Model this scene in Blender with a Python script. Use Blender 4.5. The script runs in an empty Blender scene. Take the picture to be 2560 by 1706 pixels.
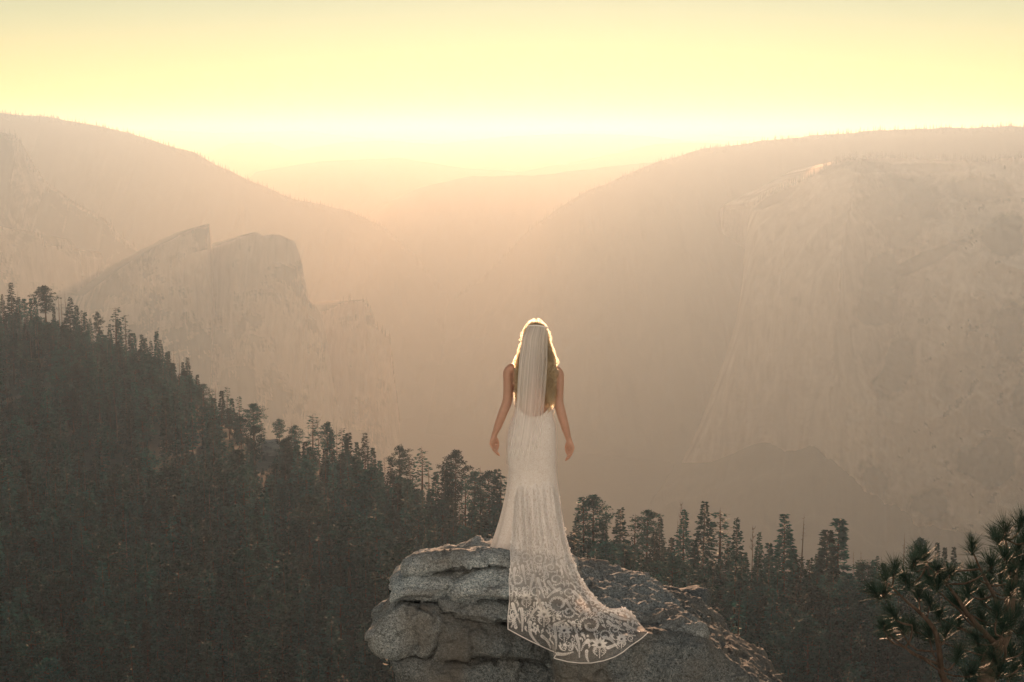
import bpy, bmesh, math, random
import numpy as np
from mathutils import Vector, Matrix
from mathutils.bvhtree import BVHTree

random.seed(7)
RNG = np.random.default_rng(11)
scene = bpy.context.scene
COL = scene.collection

# ------------------------------------------------------------------ camera
PITCH = math.radians(8.21)
CAM_Z = 2.97
FPX = 50.0 / 36.0 * 2560.0
cam_data = bpy.data.cameras.new("camera")
cam_data.lens = 50.0
cam_data.sensor_width = 36.0
cam_data.clip_start = 0.1
cam_data.clip_end = 120000.0
cam = bpy.data.objects.new("camera", cam_data)
cam.location = (0, 0, CAM_Z)
cam.rotation_euler = (math.pi / 2 - PITCH, 0, 0)
COL.objects.link(cam)
scene.camera = cam

# ------------------------------------------------------------------ sky, sun, exposure
SUN_ELEV = math.radians(4.0)
SUN_AZ = math.radians(2.1)          # to the right of straight ahead (+Y)
world = bpy.data.worlds.new("World")
scene.world = world
world.use_nodes = True
wn = world.node_tree.nodes
wl = world.node_tree.links
sky = wn.new("ShaderNodeTexSky")
sky.sky_type = 'NISHITA'
sky.sun_disc = False
sky.sun_elevation = SUN_ELEV
sky.sun_rotation = SUN_AZ
sky.altitude = 4500
sky.air_density = 1.45
sky.dust_density = 0.5
sky.ozone_density = 0.0
wn["Background"].inputs["Strength"].default_value = 0.05
wl.new(sky.outputs[0], wn["Background"].inputs["Color"])

sun_data = bpy.data.lights.new("sun", 'SUN')
sun_data.energy = 5.0
sun_data.angle = math.radians(0.55)
sun_data.color = (1.0, 0.64, 0.42)
sun = bpy.data.objects.new("sun", sun_data)
sd = Vector((math.sin(SUN_AZ) * math.cos(SUN_ELEV), math.cos(SUN_AZ) * math.cos(SUN_ELEV), math.sin(SUN_ELEV)))
sun.rotation_euler = sd.to_track_quat('Z', 'Y').to_euler()
sun.location = (0, 0, 50)
COL.objects.link(sun)

scene.view_settings.view_transform = 'Standard'
scene.view_settings.look = 'None'
scene.view_settings.exposure = 0.92
scene.view_settings.gamma = 1.0
scene.view_settings.use_curve_mapping = False
scene.render.engine = 'CYCLES'
cy = scene.cycles
cy.use_denoising = True
cy.max_bounces = 8
cy.diffuse_bounces = 5
cy.glossy_bounces = 2
cy.transmission_bounces = 4
cy.transparent_max_bounces = 24
cy.volume_bounces = 3
cy.use_adaptive_sampling = False

# ------------------------------------------------------------------ helpers
SP, CP = math.sin(PITCH), math.cos(PITCH)

def at(u, v, D):
    """photograph pixel (2560 wide) and distance ahead -> point in the place"""
    xn = (u - 1280.0) / FPX
    yn = (853.0 - v) / FPX
    t = D / (CP + yn * SP)
    return np.array([xn * t, D, CAM_Z + (-SP + yn * CP) * t])

def at_arr(u, v, D):
    u, v, D = np.broadcast_arrays(np.asarray(u, float), np.asarray(v, float), np.asarray(D, float))
    xn = (u - 1280.0) / FPX
    yn = (853.0 - v) / FPX
    t = D / (CP + yn * SP)
    return np.stack([xn * t, D, CAM_Z + (-SP + yn * CP) * t], -1)

def hash3(ix, iy, iz, seed):
    h = (ix.astype(np.int64) * 374761393 + iy.astype(np.int64) * 668265263 + iz.astype(np.int64) * 2147483647 + seed * 1274126177) & 0xffffffff
    h = ((h ^ (h >> 13)) * 1274126177) & 0xffffffff
    h = ((h ^ (h >> 16)) * 2246822519) & 0xffffffff
    return ((h ^ (h >> 15)) & 0xffffff) / float(0xffffff)

def vnoise(p, seed=0):
    f = np.floor(p)
    i = f.astype(np.int64)
    w = p - f
    w = w * w * (3 - 2 * w)
    out = 0
    for dx in (0, 1):
        for dy in (0, 1):
            for dz in (0, 1):
                h = hash3(i[..., 0] + dx, i[..., 1] + dy, i[..., 2] + dz, seed)
                out = out + h * (w[..., 0] if dx else 1 - w[..., 0]) * (w[..., 1] if dy else 1 - w[..., 1]) * (w[..., 2] if dz else 1 - w[..., 2])
    return out * 2 - 1

def fbm(p, octaves=4, seed=0, gain=0.5, lac=2.03):
    p = np.asarray(p, float)
    a, s, n = 1.0, 0.0, 0.0
    for k in range(octaves):
        s = s + a * vnoise(p, seed + k * 17)
        n += a
        a *= gain
        p = p * lac + 13.7
    return s / n

def ridged(p, octaves=4, seed=0):
    p = np.asarray(p, float)
    a, s, n = 1.0, 0.0, 0.0
    for k in range(octaves):
        s = s + a * (1 - np.abs(vnoise(p, seed + k * 17)))
        n += a
        a *= 0.5
        p = p * 2.07 + 5.3
    return s / n

def new_mesh(name, verts, faces, smooth=False):
    me = bpy.data.meshes.new(name)
    verts = np.asarray(verts, np.float32).reshape(-1, 3)
    me.vertices.add(len(verts))
    me.vertices.foreach_set("co", verts.ravel())
    if isinstance(faces, np.ndarray):
        n, k = faces.shape
        me.loops.add(n * k)
        me.loops.foreach_set("vertex_index", faces.astype(np.int32).ravel())
        me.polygons.add(n)
        me.polygons.foreach_set("loop_start", np.arange(0, n * k, k, dtype=np.int32))
    else:
        cnt = np.array([len(f) for f in faces], np.int32)
        me.loops.add(int(cnt.sum()))
        me.loops.foreach_set("vertex_index", np.concatenate([np.asarray(f, np.int32) for f in faces]))
        me.polygons.add(len(cnt))
        me.polygons.foreach_set("loop_start", np.concatenate([[0], np.cumsum(cnt)[:-1]]).astype(np.int32))
    me.update(calc_edges=True)
    me.validate()
    if smooth:
        me.polygons.foreach_set("use_smooth", np.ones(len(me.polygons), bool))
    return me

def link(name, me, mat=None, parent=None):
    o = bpy.data.objects.new(name, me)
    COL.objects.link(o)
    if mat is not None and me is not None and len(me.materials) == 0:
        me.materials.append(mat)
    if parent is not None:
        o.parent = parent
    return o

def empty(name, loc, label=None, cat=None, group=None):
    o = bpy.data.objects.new(name, None)
    o.location = loc
    o.empty_display_size = 0.3
    COL.objects.link(o)
    return tag(o, label, cat, group)

def tag(o, label=None, cat=None, group=None, kind=None):
    if label: o["label"] = label
    if cat: o["category"] = cat
    if group: o["group"] = group
    if kind: o["kind"] = kind
    return o

def grid_faces(r, c, wrap=False):
    i = np.arange(r - 1)[:, None]
    j = np.arange(c if wrap else c - 1)[None, :]
    a = i * c + j
    b = i * c + (j + 1) % c
    return np.stack([a, b, b + c, a + c], -1).reshape(-1, 4)

class NT:
    """small helper for building material node trees"""
    def __init__(self, name):
        self.m = bpy.data.materials.new(name)
        self.m.use_nodes = True
        self.t = self.m.node_tree
        self.n = self.t.nodes
        self.out = self.n["Material Output"]
        self.b = self.n["Principled BSDF"]
    def node(self, kind, **kw):
        nd = self.n.new(kind)
        for k, v in kw.items():
            if k.startswith("i_"):
                nd.inputs[k[2:].replace("_", " ")].default_value = v
            else:
                setattr(nd, k, v)
        return nd
    def link(self, a, b):
        self.t.links.new(a, b)
    def coord(self, which="Object", scale=(1, 1, 1)):
        tc = self.node("ShaderNodeTexCoord")
        mp = self.node("ShaderNodeMapping")
        mp.inputs["Scale"].default_value = scale
        self.link(tc.outputs[which], mp.inputs["Vector"])
        return mp.outputs[0]
    def noise(self, vec, scale, detail=4, rough=0.6, dist=0.0):
        nd = self.node("ShaderNodeTexNoise")
        nd.inputs["Scale"].default_value = scale
        nd.inputs["Detail"].default_value = detail
        nd.inputs["Roughness"].default_value = rough
        nd.inputs["Distortion"].default_value = dist
        if vec is not None: self.link(vec, nd.inputs["Vector"])
        return nd.outputs["Fac"]
    def ramp(self, fac, stops, interp='LINEAR'):
        r = self.node("ShaderNodeValToRGB")
        r.color_ramp.interpolation = interp
        e = r.color_ramp.elements
        e[0].position, e[0].color = stops[0][0], (*stops[0][1], 1)
        e[1].position, e[1].color = stops[-1][0], (*stops[-1][1], 1)
        for p, c in stops[1:-1]:
            x = e.new(p); x.color = (*c, 1)
        self.link(fac, r.inputs[0])
        return r.outputs[0]
    def mix(self, fac, a, b, blend='MIX'):
        m = self.node("ShaderNodeMix", data_type='RGBA', blend_type=blend)
        for s, v in ((m.inputs[0], fac), (m.inputs[6], a), (m.inputs[7], b)):
            if isinstance(v, (int, float)): s.default_value = v
            elif isinstance(v, tuple): s.default_value = (*v, 1)
            else: self.link(v, s)
        return m.outputs[2]
    def math(self, op, a, b=0.0):
        m = self.node("ShaderNodeMath", operation=op)
        for s, v in zip(m.inputs, (a, b)):
            if isinstance(v, (int, float)): s.default_value = v
            else: self.link(v, s)
        return m.outputs[0]
    def bump(self, h, strength, dist):
        b = self.node("ShaderNodeBump")
        b.inputs["Strength"].default_value = strength
        b.inputs["Distance"].default_value = dist
        self.link(h, b.inputs["Height"])
        self.link(b.outputs[0], self.b.inputs["Normal"])
        return b.outputs[0]
    def col(self, c):
        if isinstance(c, tuple): self.b.inputs["Base Color"].default_value = (*c, 1)
        else: self.link(c, self.b.inputs["Base Color"])

def c1(x): return (x, x, x)

# ------------------------------------------------------------------ materials
def mat_mountain(name, rock_bias, rock=(0.30, 0.27, 0.235), wood=(0.030, 0.042, 0.030), streak=1.0, scl=1.0):
    t = NT(name)
    vec = t.coord("Object", (1, 1, 1))
    vs = t.coord("Object", (1.0, 1.0, 0.16))
    cover = t.noise(vec, 0.0045 * scl, 8, 0.68, 0.6)
    flute = t.noise(vs, 0.022 * scl, 6, 0.65)
    big = t.noise(vec, 0.0016 * scl, 3, 0.5)
    rk = t.ramp(flute, [(0.28, tuple(0.45 * c for c in rock)), (0.5, rock), (0.72, tuple(min(1.35 * c, .6) for c in rock))])
    geo = t.node("ShaderNodeNewGeometry")
    sep = t.node("ShaderNodeSeparateXYZ")
    t.link(geo.outputs["True Normal"], sep.inputs[0])
    steep = t.math('ABSOLUTE', sep.outputs["Z"])
    f = t.math('ADD', t.math('MULTIPLY', steep, 0.45), t.math('ADD', cover, t.math('MULTIPLY', big, 0.35)))
    fac = t.ramp(f, [(rock_bias, c1(0)), (rock_bias + 0.10, c1(1))])
    wd = t.mix(t.noise(vec, 0.05, 4, 0.7), tuple(0.6 * c for c in wood), tuple(1.5 * c for c in wood))
    t.col(t.mix(fac, rk, wd))
    t.b.inputs["Roughness"].default_value = 0.95
    t.b.inputs["Specular IOR Level"].default_value = 0.1
    return t.m

M_FORESTED = mat_mountain("forested_slope", 0.30)
M_CLIFF = mat_mountain("granite_wall", 0.80)
M_CLIFF2 = mat_mountain("granite_wall_wooded", 0.735)
M_FAR = mat_mountain("far_slope", 0.28, scl=0.3)

def mat_foliage(name, dark, light, dry=(0.050, 0.045, 0.028), dry_amt=0.35, sc=0.35, transl=0.25):
    t = NT(name)
    vec = t.coord("Object")
    oi = t.node("ShaderNodeObjectInfo")
    n = t.noise(vec, sc, 5, 0.7)
    c = t.mix(t.ramp(n, [(0.35, c1(0)), (0.65, c1(1))]), dark, light)
    c = t.mix(t.math('MULTIPLY', t.math('POWER', oi.outputs["Random"], 4.0), dry_amt), c, dry)
    hv = t.node("ShaderNodeHueSaturation")
    t.link(c, hv.inputs["Color"])
    wnz = t.node("ShaderNodeTexWhiteNoise", noise_dimensions='1D')
    t.link(oi.outputs["Random"], wnz.inputs["W"])
    t.link(t.math('ADD', t.math('MULTIPLY', wnz.outputs["Value"], 1.15), 0.4), hv.inputs["Value"])
    c = hv.outputs[0]
    t.col(c)
    t.b.inputs["Roughness"].default_value = 0.6
    t.b.inputs["Specular IOR Level"].default_value = 0.02
    tr = t.node("ShaderNodeBsdfTranslucent")
    t.link(c, tr.inputs["Color"])
    mx = t.node("ShaderNodeMixShader")
    mx.inputs[0].default_value = transl
    t.link(t.b.outputs[0], mx.inputs[1])
    t.link(tr.outputs[0], mx.inputs[2])
    t.link(mx.outputs[0], t.out.inputs["Surface"])
    return t.m

M_NEEDLES = mat_foliage("conifer_foliage", (0.004, 0.030, 0.034), (0.014, 0.105, 0.098))
M_RIDGEWOOD = mat_foliage("far_conifer_foliage", (0.030, 0.045, 0.035), (0.05, 0.065, 0.04), sc=0.1)

def mat_bark(name, a, b, sc=2.0):
    t = NT(name)
    vec = t.coord("Object", (1, 1, 0.25))
    n = t.noise(vec, sc, 5, 0.7)
    t.col(t.ramp(n, [(0.3, a), (0.7, b)]))
    t.b.inputs["Roughness"].default_value = 0.95
    t.b.inputs["Specular IOR Level"].default_value = 0.05
    t.bump(n, 0.6, 0.05)
    return t.m

M_BARK = mat_bark("conifer_bark", (0.035, 0.025, 0.018), (0.10, 0.07, 0.05))
M_DEADWOOD = mat_bark("grey_dead_wood", (0.07, 0.065, 0.06), (0.20, 0.185, 0.165))

def mat_floor():
    t = NT("forest_floor")
    vec = t.coord("Object")
    n = t.noise(vec, 0.035, 8, 0.7, 0.4)
    n2 = t.noise(vec, 0.4, 6, 0.7)
    c = t.mix(n2, (0.035, 0.060, 0.052), (0.12, 0.13, 0.11))
    c = t.mix(t.ramp(n, [(0.58, c1(0)), (0.66, c1(1))]), c, (0.22, 0.20, 0.18))
    t.col(c)
    t.b.inputs["Roughness"].default_value = 0.95
    t.bump(n2, 0.7, 1.0)
    return t.m
M_FLOOR = mat_floor()

# ------------------------------------------------------------------ mountains
VALLEY_Z = -1200.0

def interp_poly(pts, n, rough_px=0.0, seed=0, freq=0.03):
    p = np.array(pts, float)
    d = np.concatenate([[0], np.cumsum(np.hypot(*np.diff(p[:, :2], axis=0).T))])
    s = np.linspace(0, d[-1], n)
    out = np.stack([np.interp(s, d, p[:, k]) for k in range(p.shape[1])], -1)
    if rough_px:
        q = np.stack([s * freq, np.zeros(n), np.full(n, seed * 3.1)], -1)
        out[:, 1] += rough_px * fbm(q, 5, seed, 0.6)
    return out

CRESTS = {}
def ridge(name, pts, D0, D1, run, bottom_z, mat, n=260, rows=60, gully=60.0, rough=2.5, seed=1, power=0.8, back=1.0, gfreq=0.0035):
    """a mountain ridge: crest line, a gullied slope towards the viewer and a back slope"""
    cr = interp_poly(pts, n, rough, seed)
    Ds = np.linspace(D0, D1, n)
    top = at_arr(cr[:, 0], cr[:, 1], Ds)
    CRESTS[name] = top
    t = np.linspace(0, 1, rows) ** 1.3
    drop = (top[:, 2] - bottom_z)
    V = np.zeros((rows, n, 3))
    V[:, :, 0] = top[None, :, 0]
    V[:, :, 1] = top[None, :, 1] - run * t[:, None]
    V[:, :, 2] = top[None, :, 2] - drop[None, :] * (t[:, None] ** power)
    q = np.stack([V[..., 0] * gfreq, V[..., 1] * gfreq * 0.35, V[..., 2] * 0.0], -1)
    g = ridged(q, 5, seed + 40) - 0.72
    env = np.minimum(1, t[:, None] * 6) * np.minimum(1, (1 - t[:, None]) * 8 + 0.1)
    V[..., 2] += gully * g * env * 1.6
    V[..., 1] -= gully * g * env
    bk = np.stack([top[:, 0], top[:, 1] + run * back * 0.3, top[:, 2] - drop * 0.25], -1)
    bk2 = np.stack([top[:, 0], top[:, 1] + run * back, np.full(n, bottom_z)], -1)
    V = np.concatenate([bk2[None], bk[None], V], 0)
    me = new_mesh(name, V.reshape(-1, 3), grid_faces(rows + 2, n), True)
    return tag(link(name, me, mat), kind="structure")

def cliff(name, pts, base_v, D, lean, bulge, mat, n=240, rows=90, seed=1, flute=35.0, rough=2.0, bottom_z=VALLEY_Z, thick=900.0, skew=0.0, tuck=0.0):
    """a rock wall: every column of the skyline goes down almost sheer, ends turning away from the viewer"""
    cr = interp_poly(pts, n, rough, seed, 0.05)
    uc = 0.5 * (cr[:, 0].min() + cr[:, 0].max())
    hw = 0.5 * (cr[:, 0].max() - cr[:, 0].min())
    e = (cr[:, 0] - uc) / hw
    Dt = D + bulge * e ** 2 + skew * e + lean
    top = at_arr(cr[:, 0], cr[:, 1], Dt)
    CRESTS[name] = top
    t = np.linspace(0, 1, rows)
    zb = np.full(n, bottom_z)
    V = np.zeros((rows, n, 3))
    V[..., 2] = top[None, :, 2] + (zb - top[:, 2])[None, :] * t[:, None]
    fall = (t[:, None] ** 1.0) * lean + np.maximum(0, t[:, None] - 0.7) ** 2 * 6 * lean
    V[..., 1] = top[None, :, 1] - fall
    V[..., 0] = top[None, :, 0] + (top[None, :, 0] - np.mean(top[:, 0])) * 0.25 * t[:, None] ** 2
    q = np.stack([V[..., 0] * 0.011, V[..., 2] * 0.0022, V[..., 1] * 0.002], -1)
    g = ridged(q, 5, seed + 9) - 0.7
    q2 = np.stack([V[..., 0] * 0.0035, V[..., 2] * 0.0035, V[..., 1] * 0.0], -1)
    g2 = fbm(q2, 4, seed + 3)
    env = np.minimum(1, t[:, None] * 10 + 0.15)
    V[..., 1] -= env * (flute * 2.0 * g + flute * 1.8 * g2)
    b1 = top.copy(); b1[:, 1] += thick * 0.35; b1[:, 2] -= 40; b1[:, 0] -= thick * 0.35 * tuck
    b2 = top.copy(); b2[:, 1] += thick; b2[:, 2] = bottom_z; b2[:, 0] -= thick * tuck
    V = np.concatenate([b2[None], b1[None], V], 0)
    me = new_mesh(name, V.reshape(-1, 3), grid_faces(rows + 2, n), True)
    return tag(link(name, me, mat), kind="structure")

# valley floor out to the horizon (inside the haze)
gx = np.concatenate([np.linspace(-26000, -6000, 12), np.linspace(-5000, 5000, 90), np.linspace(6000, 26000, 12)])
gy = np.concatenate([np.linspace(-3000, 1000, 6), np.linspace(1200, 9000, 90), np.linspace(9500, 33000, 40)])
GX, GY = np.meshgrid(gx, gy)
GZ = VALLEY_Z + 60 * fbm(np.stack([GX * .0012, GY * .0012, GX * 0], -1), 5, 3) - 40
me = new_mesh("valley_ground", np.stack([GX, GY, GZ], -1).reshape(-1, 3), grid_faces(len(gy), len(gx)), True)
tag(link("valley_ground", me, M_FAR), kind="structure")

# far ridges, from the horizon forward
ridge("far_hills", [(-400, 338), (120, 334), (400, 326), (560, 334), (760, 328), (900, 345), (1100, 352), (1500, 345), (1700, 348), (1780, 334), (1850, 345), (1990, 338), (2300, 350), (3000, 350)],
      29000, 29000, 4500, VALLEY_Z, M_FAR, rough=3, seed=3, gully=150, gfreq=0.0012)
ridge("far_hills", [(-300, 420), (400, 410), (520, 386), (575, 360), (670, 357), (730, 378), (850, 358), (960, 352), (1090, 362), (1190, 350), (1300, 340), (1440, 334), (1600, 340), (1720, 352), (1830, 352), (1950, 350), (2300, 380), (2900, 390)],
      19000, 19000, 4000, VALLEY_Z, M_FAR, rough=3, seed=5, gully=150, gfreq=0.0014)
ridge("far_hills", [(500, 560), (640, 430), (800, 404), (1000, 395), (1150, 420), (1300, 430), (1420, 408), (1560, 380), (1640, 360), (1760, 356), (1900, 372), (2200, 400)],
      13500, 13500, 3200, VALLEY_Z, M_FAR, rough=3, seed=6, gully=130, gfreq=0.0018)
ridge("far_hills", [(760, 620), (900, 560), (960, 510), (1050, 470), (1180, 440), (1330, 440), (1500, 420), (1700, 400), (2000, 400)],
      10500, 10000, 2800, VALLEY_Z, M_FAR, rough=3, seed=8, gully=110, gfreq=0.0022)
# the long wooded mountain on the left
ridge("wooded_mountain", [(-500, 262), (-200, 272), (0, 284), (120, 292), (230, 312), (320, 330), (420, 366), (480, 380), (560, 422), (650, 462), (740, 500), (800, 512), (880, 530), (960, 570), (1040, 640), (1120, 740), (1200, 860)],
      5600, 8600, 2300, VALLEY_Z, M_FORESTED, n=420, rough=4, seed=12, gully=110)
ridge("wooded_spur", [(-600, 300), (-200, 310), (0, 332), (45, 342), (80, 400), (110, 450), (190, 508), (260, 545), (300, 585), (350, 628), (420, 740), (470, 860)],
      4700, 5300, 1300, VALLEY_Z, M_CLIFF2, n=300, rough=5, seed=15, gully=70)
cliff("cliff_spur", [(-500, 540), (-100, 555), (0, 566), (60, 578), (100, 585), (118, 615), (195, 622), (206, 640), (212, 760)], 1100, 4300, 260, 250, M_CLIFF2, seed=18, rough=4)
# the wooded ridge behind the great wall on the right
ridge("wooded_plateau", [(1120, 760), (1210, 690), (1280, 620), (1330, 570), (1390, 524), (1470, 478), (1560, 440), (1640, 405), (1750, 375), (1880, 356), (2050, 338), (2200, 326), (2350, 320), (2560, 316), (2900, 305), (3300, 300)],
      7800, 5600, 2100, VALLEY_Z, M_FORESTED, n=420, rough=4, seed=21, gully=110)
# the rock towers on the left
cliff("rock_tower", [(150, 900), (190, 800), (215, 735), (300, 672), (380, 622), (450, 588), (500, 566), (526, 559), (529, 600), (531, 700), (534, 900)], 1100, 4150, 220, 60, M_CLIFF, seed=23, rough=5, skew=-160, tuck=.45)
cliff("rock_tower", [(500, 700), (520, 640), (532, 618), (600, 594), (640, 581), (660, 590), (700, 588), (738, 606), (752, 640), (762, 700), (772, 750), (800, 778), (815, 830), (835, 980), (880, 1120)], 1100, 3900, 240, 60, M_CLIFF, seed=26, rough=5, skew=-200, tuck=.45)
cliff("rock_tower", [(790, 900), (800, 830), (812, 778), (850, 760), (912, 749), (925, 772), (940, 815), (975, 842), (985, 930), (1000, 1060)], 1100, 4300, 240, 60, M_CLIFF, seed=29, rough=4, skew=-160, tuck=.45)

# the great granite wall on the right
def great_wall():
    rows, cols = 200, 240
    a = np.linspace(0, 1, cols)
    b = np.linspace(0, 1, rows)
    L = interp_poly([(1874, 520), (1864, 600), (1856, 700), (1842, 800), (1818, 880), (1796, 935), (1750, 1060), (1722, 1120), (1688, 1182)], rows, 0)
    Lu = np.interp(b, np.linspace(0, 1, rows), L[:, 0])
    Lv = L[:, 1]
    T = np.array([(1874, 520), (1905, 498), (1960, 470), (2010, 448), (2060, 420), (2110, 398), (2200, 392), (2320, 398), (2450, 402), (2560, 392), (3000, 360)], float)
    B = np.array([(1688, 1182), (1780, 1178), (1830, 1160), (1890, 1135), (1930, 1130), (1965, 1155), (2040, 1140), (2150, 1230), (2300, 1330), (2560, 1360), (3000, 1400)], float)
    Ru = 3000.0
    A2, B2 = np.meshgrid(a, b)
    U = Lu[:, None] + (Ru - Lu[:, None]) * A2 ** 1.15
    ut = Lu[0] + (Ru - Lu[0]) * A2 ** 1.15
    ub = Lu[-1] + (Ru - Lu[-1]) * A2 ** 1.15
    Vt = np.interp(ut, T[:, 0], T[:, 1])
    Vb = np.interp(ub, B[:, 0], B[:, 1])
    lv = (Lv - Lv[0]) / (Lv[-1] - Lv[0])
    V = Vt + (Vb - Vt) * lv[:, None]
    # depth: a prow near u=2085, the left face turning away, a bay to its right, then buttresses coming nearer
    prow = np.interp(V, [400, 600, 900, 1150], [2150, 2110, 2085, 2065])
    d = U - prow
    D = np.where(d < 0, 4050 + 900 * (-d / 300.0) ** 1.1 * 0.75, 0)
    bay = 420 * np.exp(-((d - 110) / 95.0) ** 2) * np.clip((1050 - V) / 350.0, 0, 1)
    right = 4050 + bay - 1.15 * np.clip(d - 120, 0, None)
    D = np.where(d < 0, D, right)
    # upper slopes lie back
    lie = np.clip((1 - B2) - 0.62, 0, 1) / 0.38
    D = D + 700 * lie ** 1.5 + 260 * (1 - B2)
    q = np.stack([U * 0.03, V * 0.006, U * 0], -1)
    fl = ridged(q, 5, 51) - 0.7
    q2 = np.stack([U * 0.011 + V * 0.004, V * 0.010 - U * 0.004, U * 0], -1)
    bk = ridged(q2, 5, 77) - 0.7
    rough = np.clip(d / 150.0, 0, 1)
    D = D - fl * (45 + 30 * rough) - bk * (25 + 210 * rough)
    nz = fbm(np.stack([U * .012, V * .012, U * 0], -1), 5, 91)
    def blob(cu, cv, ru, rv, rot=0.0):
        c_, s_ = math.cos(rot), math.sin(rot)
        x = ((U - cu) * c_ + (V - cv) * s_) / ru; y = (-(U - cu) * s_ + (V - cv) * c_) / rv
        return np.clip(1.35 - np.hypot(x, y), 0, 1)
    woods = np.zeros_like(U)
    for args in ((2270, 520, 130, 105, .2), (2190, 690, 55, 70, 0), (2180, 790, 60, 40, -.4), (2440, 470, 120, 45, .1), (2520, 600, 70, 70, 0), (2230, 940, 45, 110, .5), (2520, 830, 60, 130, 0), (2330, 640, 130, 20, -.45),
                 (2060, 425, 90, 18, -.25), (1930, 500, 70, 12, -.5), (2460, 1150, 90, 90, .3), (2330, 1260, 60, 40, 0), (2180, 1200, 40, 70, -.5), (2300, 420, 180, 16, 0), (2560, 1000, 50, 90, 0)):
        woods = np.maximum(woods, blob(*args))
    woods = np.clip((woods + .9 * nz - .30) * 1.7, 0, 1)
    thin = np.clip((fbm(np.stack([U * .05 + V * .02, V * .05, U * 0], -1), 4, 93) - .36) * 6, 0, .8) * np.clip((d - 60) / 200, 0, 1)
    woods = np.maximum(woods, thin)
    edge = np.clip(1 - A2 / 0.05, 0, 1)
    D = D + 320 * edge ** 1.7
    P = at_arr(U, V, D)
    # turn the left end and the rim away from the viewer
    left = P[:, :1].copy(); left[..., 1] += 900; left[..., 0] += 420
    P = np.concatenate([left, P], 1)
    rim = P[:1].copy(); rim[..., 1] += 900; rim[..., 2] -= 60
    rim2 = P[:1].copy(); rim2[..., 1] += 1500; rim2[..., 2] = VALLEY_Z
    foot = P[-1:].copy(); foot[..., 2] = VALLEY_Z - 60
    P = np.concatenate([rim2, rim, P, foot], 0)
    CRESTS["great_wall"] = P[2, 1:]
    me = new_mesh("granite_wall", P.reshape(-1, 3), grid_faces(P.shape[0], P.shape[1]), True)
    W = np.concatenate([woods[:, :1], woods], 1); W = np.concatenate([W[:1], W[:1], W, W[-1:]], 0)
    at_ = me.attributes.new("woods", 'FLOAT', 'POINT'); at_.data.foreach_set("value", W.astype(np.float32).ravel())
    tag(link("granite_cliff", me, M_WALL), kind="structure")
    # wooded talus below the wall
    n = P.shape[1]
    rows2 = 50
    t = np.linspace(0, 1, rows2)
    base = P[-2]
    S = np.zeros((rows2, n, 3))
    S[..., 0] = base[None, :, 0] - 350 * t[:, None]
    S[..., 1] = base[None, :, 1] + 25 - 1500 * t[:, None]
    S[..., 2] = base[None, :, 2] + 28 + (VALLEY_Z - base[None, :, 2] - 30) * t[:, None] ** 0.9
    S[..., 2] += 45 * fbm(np.stack([S[..., 0] * .005, S[..., 1] * .005, S[..., 2] * 0], -1), 5, 61) * np.minimum(1, t[:, None] * 5)
    me = new_mesh("talus_slope", S.reshape(-1, 3), grid_faces(rows2, n), True)
    tag(link("talus_slope", me, M_TALUS), kind="structure")

def mat_wall():
    t = NT("great_granite_wall")
    vec = t.coord("Object")
    vs = t.coord("Object", (1.0, 0.4, 0.07))
    flute = t.noise(vs, 0.016, 6, 0.6, 0.3)
    tone = t.noise(vec, 0.0022, 5, 0.6, 1.0)
    rk = t.ramp(flute, [(0.30, (0.24, 0.22, 0.20)), (0.45, (0.42, 0.39, 0.35)), (0.62, (0.58, 0.55, 0.50)), (0.75, (0.36, 0.33, 0.29))])
    rk = t.mix(t.ramp(tone, [(0.35, c1(0)), (0.7, c1(0.6))]), rk, (0.20, 0.18, 0.155))
    wa = t.node("ShaderNodeAttribute", attribute_name="woods")
    cover = t.noise(vec, 0.05, 6, 0.7, 0.5)
    fac = t.ramp(t.math('ADD', wa.outputs["Fac"], t.math('MULTIPLY', cover, 0.6)), [(0.45, c1(0)), (1.05, c1(1))])
    t.col(t.mix(fac, rk, (0.035, 0.045, 0.032)))
    t.b.inputs["Roughness"].default_value = 0.95
    t.b.inputs["Specular IOR Level"].default_value = 0.1
    t.bump(flute, 0.5, 14.0)
    return t.m
M_WALL = mat_wall()
M_TALUS = mat_mountain("talus", 0.62)
great_wall()

# ------------------------------------------------------------------ the near hillside
CREST = np.array([(-400, 780, 1330), (-150, 795, 1300), (0, 808, 1250), (60, 818, 1230), (200, 848, 1200), (330, 905, 1150), (450, 955, 1100),
                  (520, 1025, 1020), (600, 1085, 960), (660, 1132, 900), (760, 1156, 860), (900, 1200, 820), (1000, 1250, 780),
                  (1130, 1300, 740), (1270, 1340, 715), (1430, 1410, 640), (1600, 1430, 620), (1800, 1450, 590), (2000, 1465, 560),
                  (2200, 1475, 560), (2560, 1460, 560), (3000, 1440, 560)], float)

K = 0.6                                    # the near trees are 10 to 22 m tall
CREST[:, 2] *= K

def crest_at(u):
    return np.interp(u, CREST[:, 0], CREST[:, 1]), np.interp(u, CREST[:, 0], CREST[:, 2])

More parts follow.
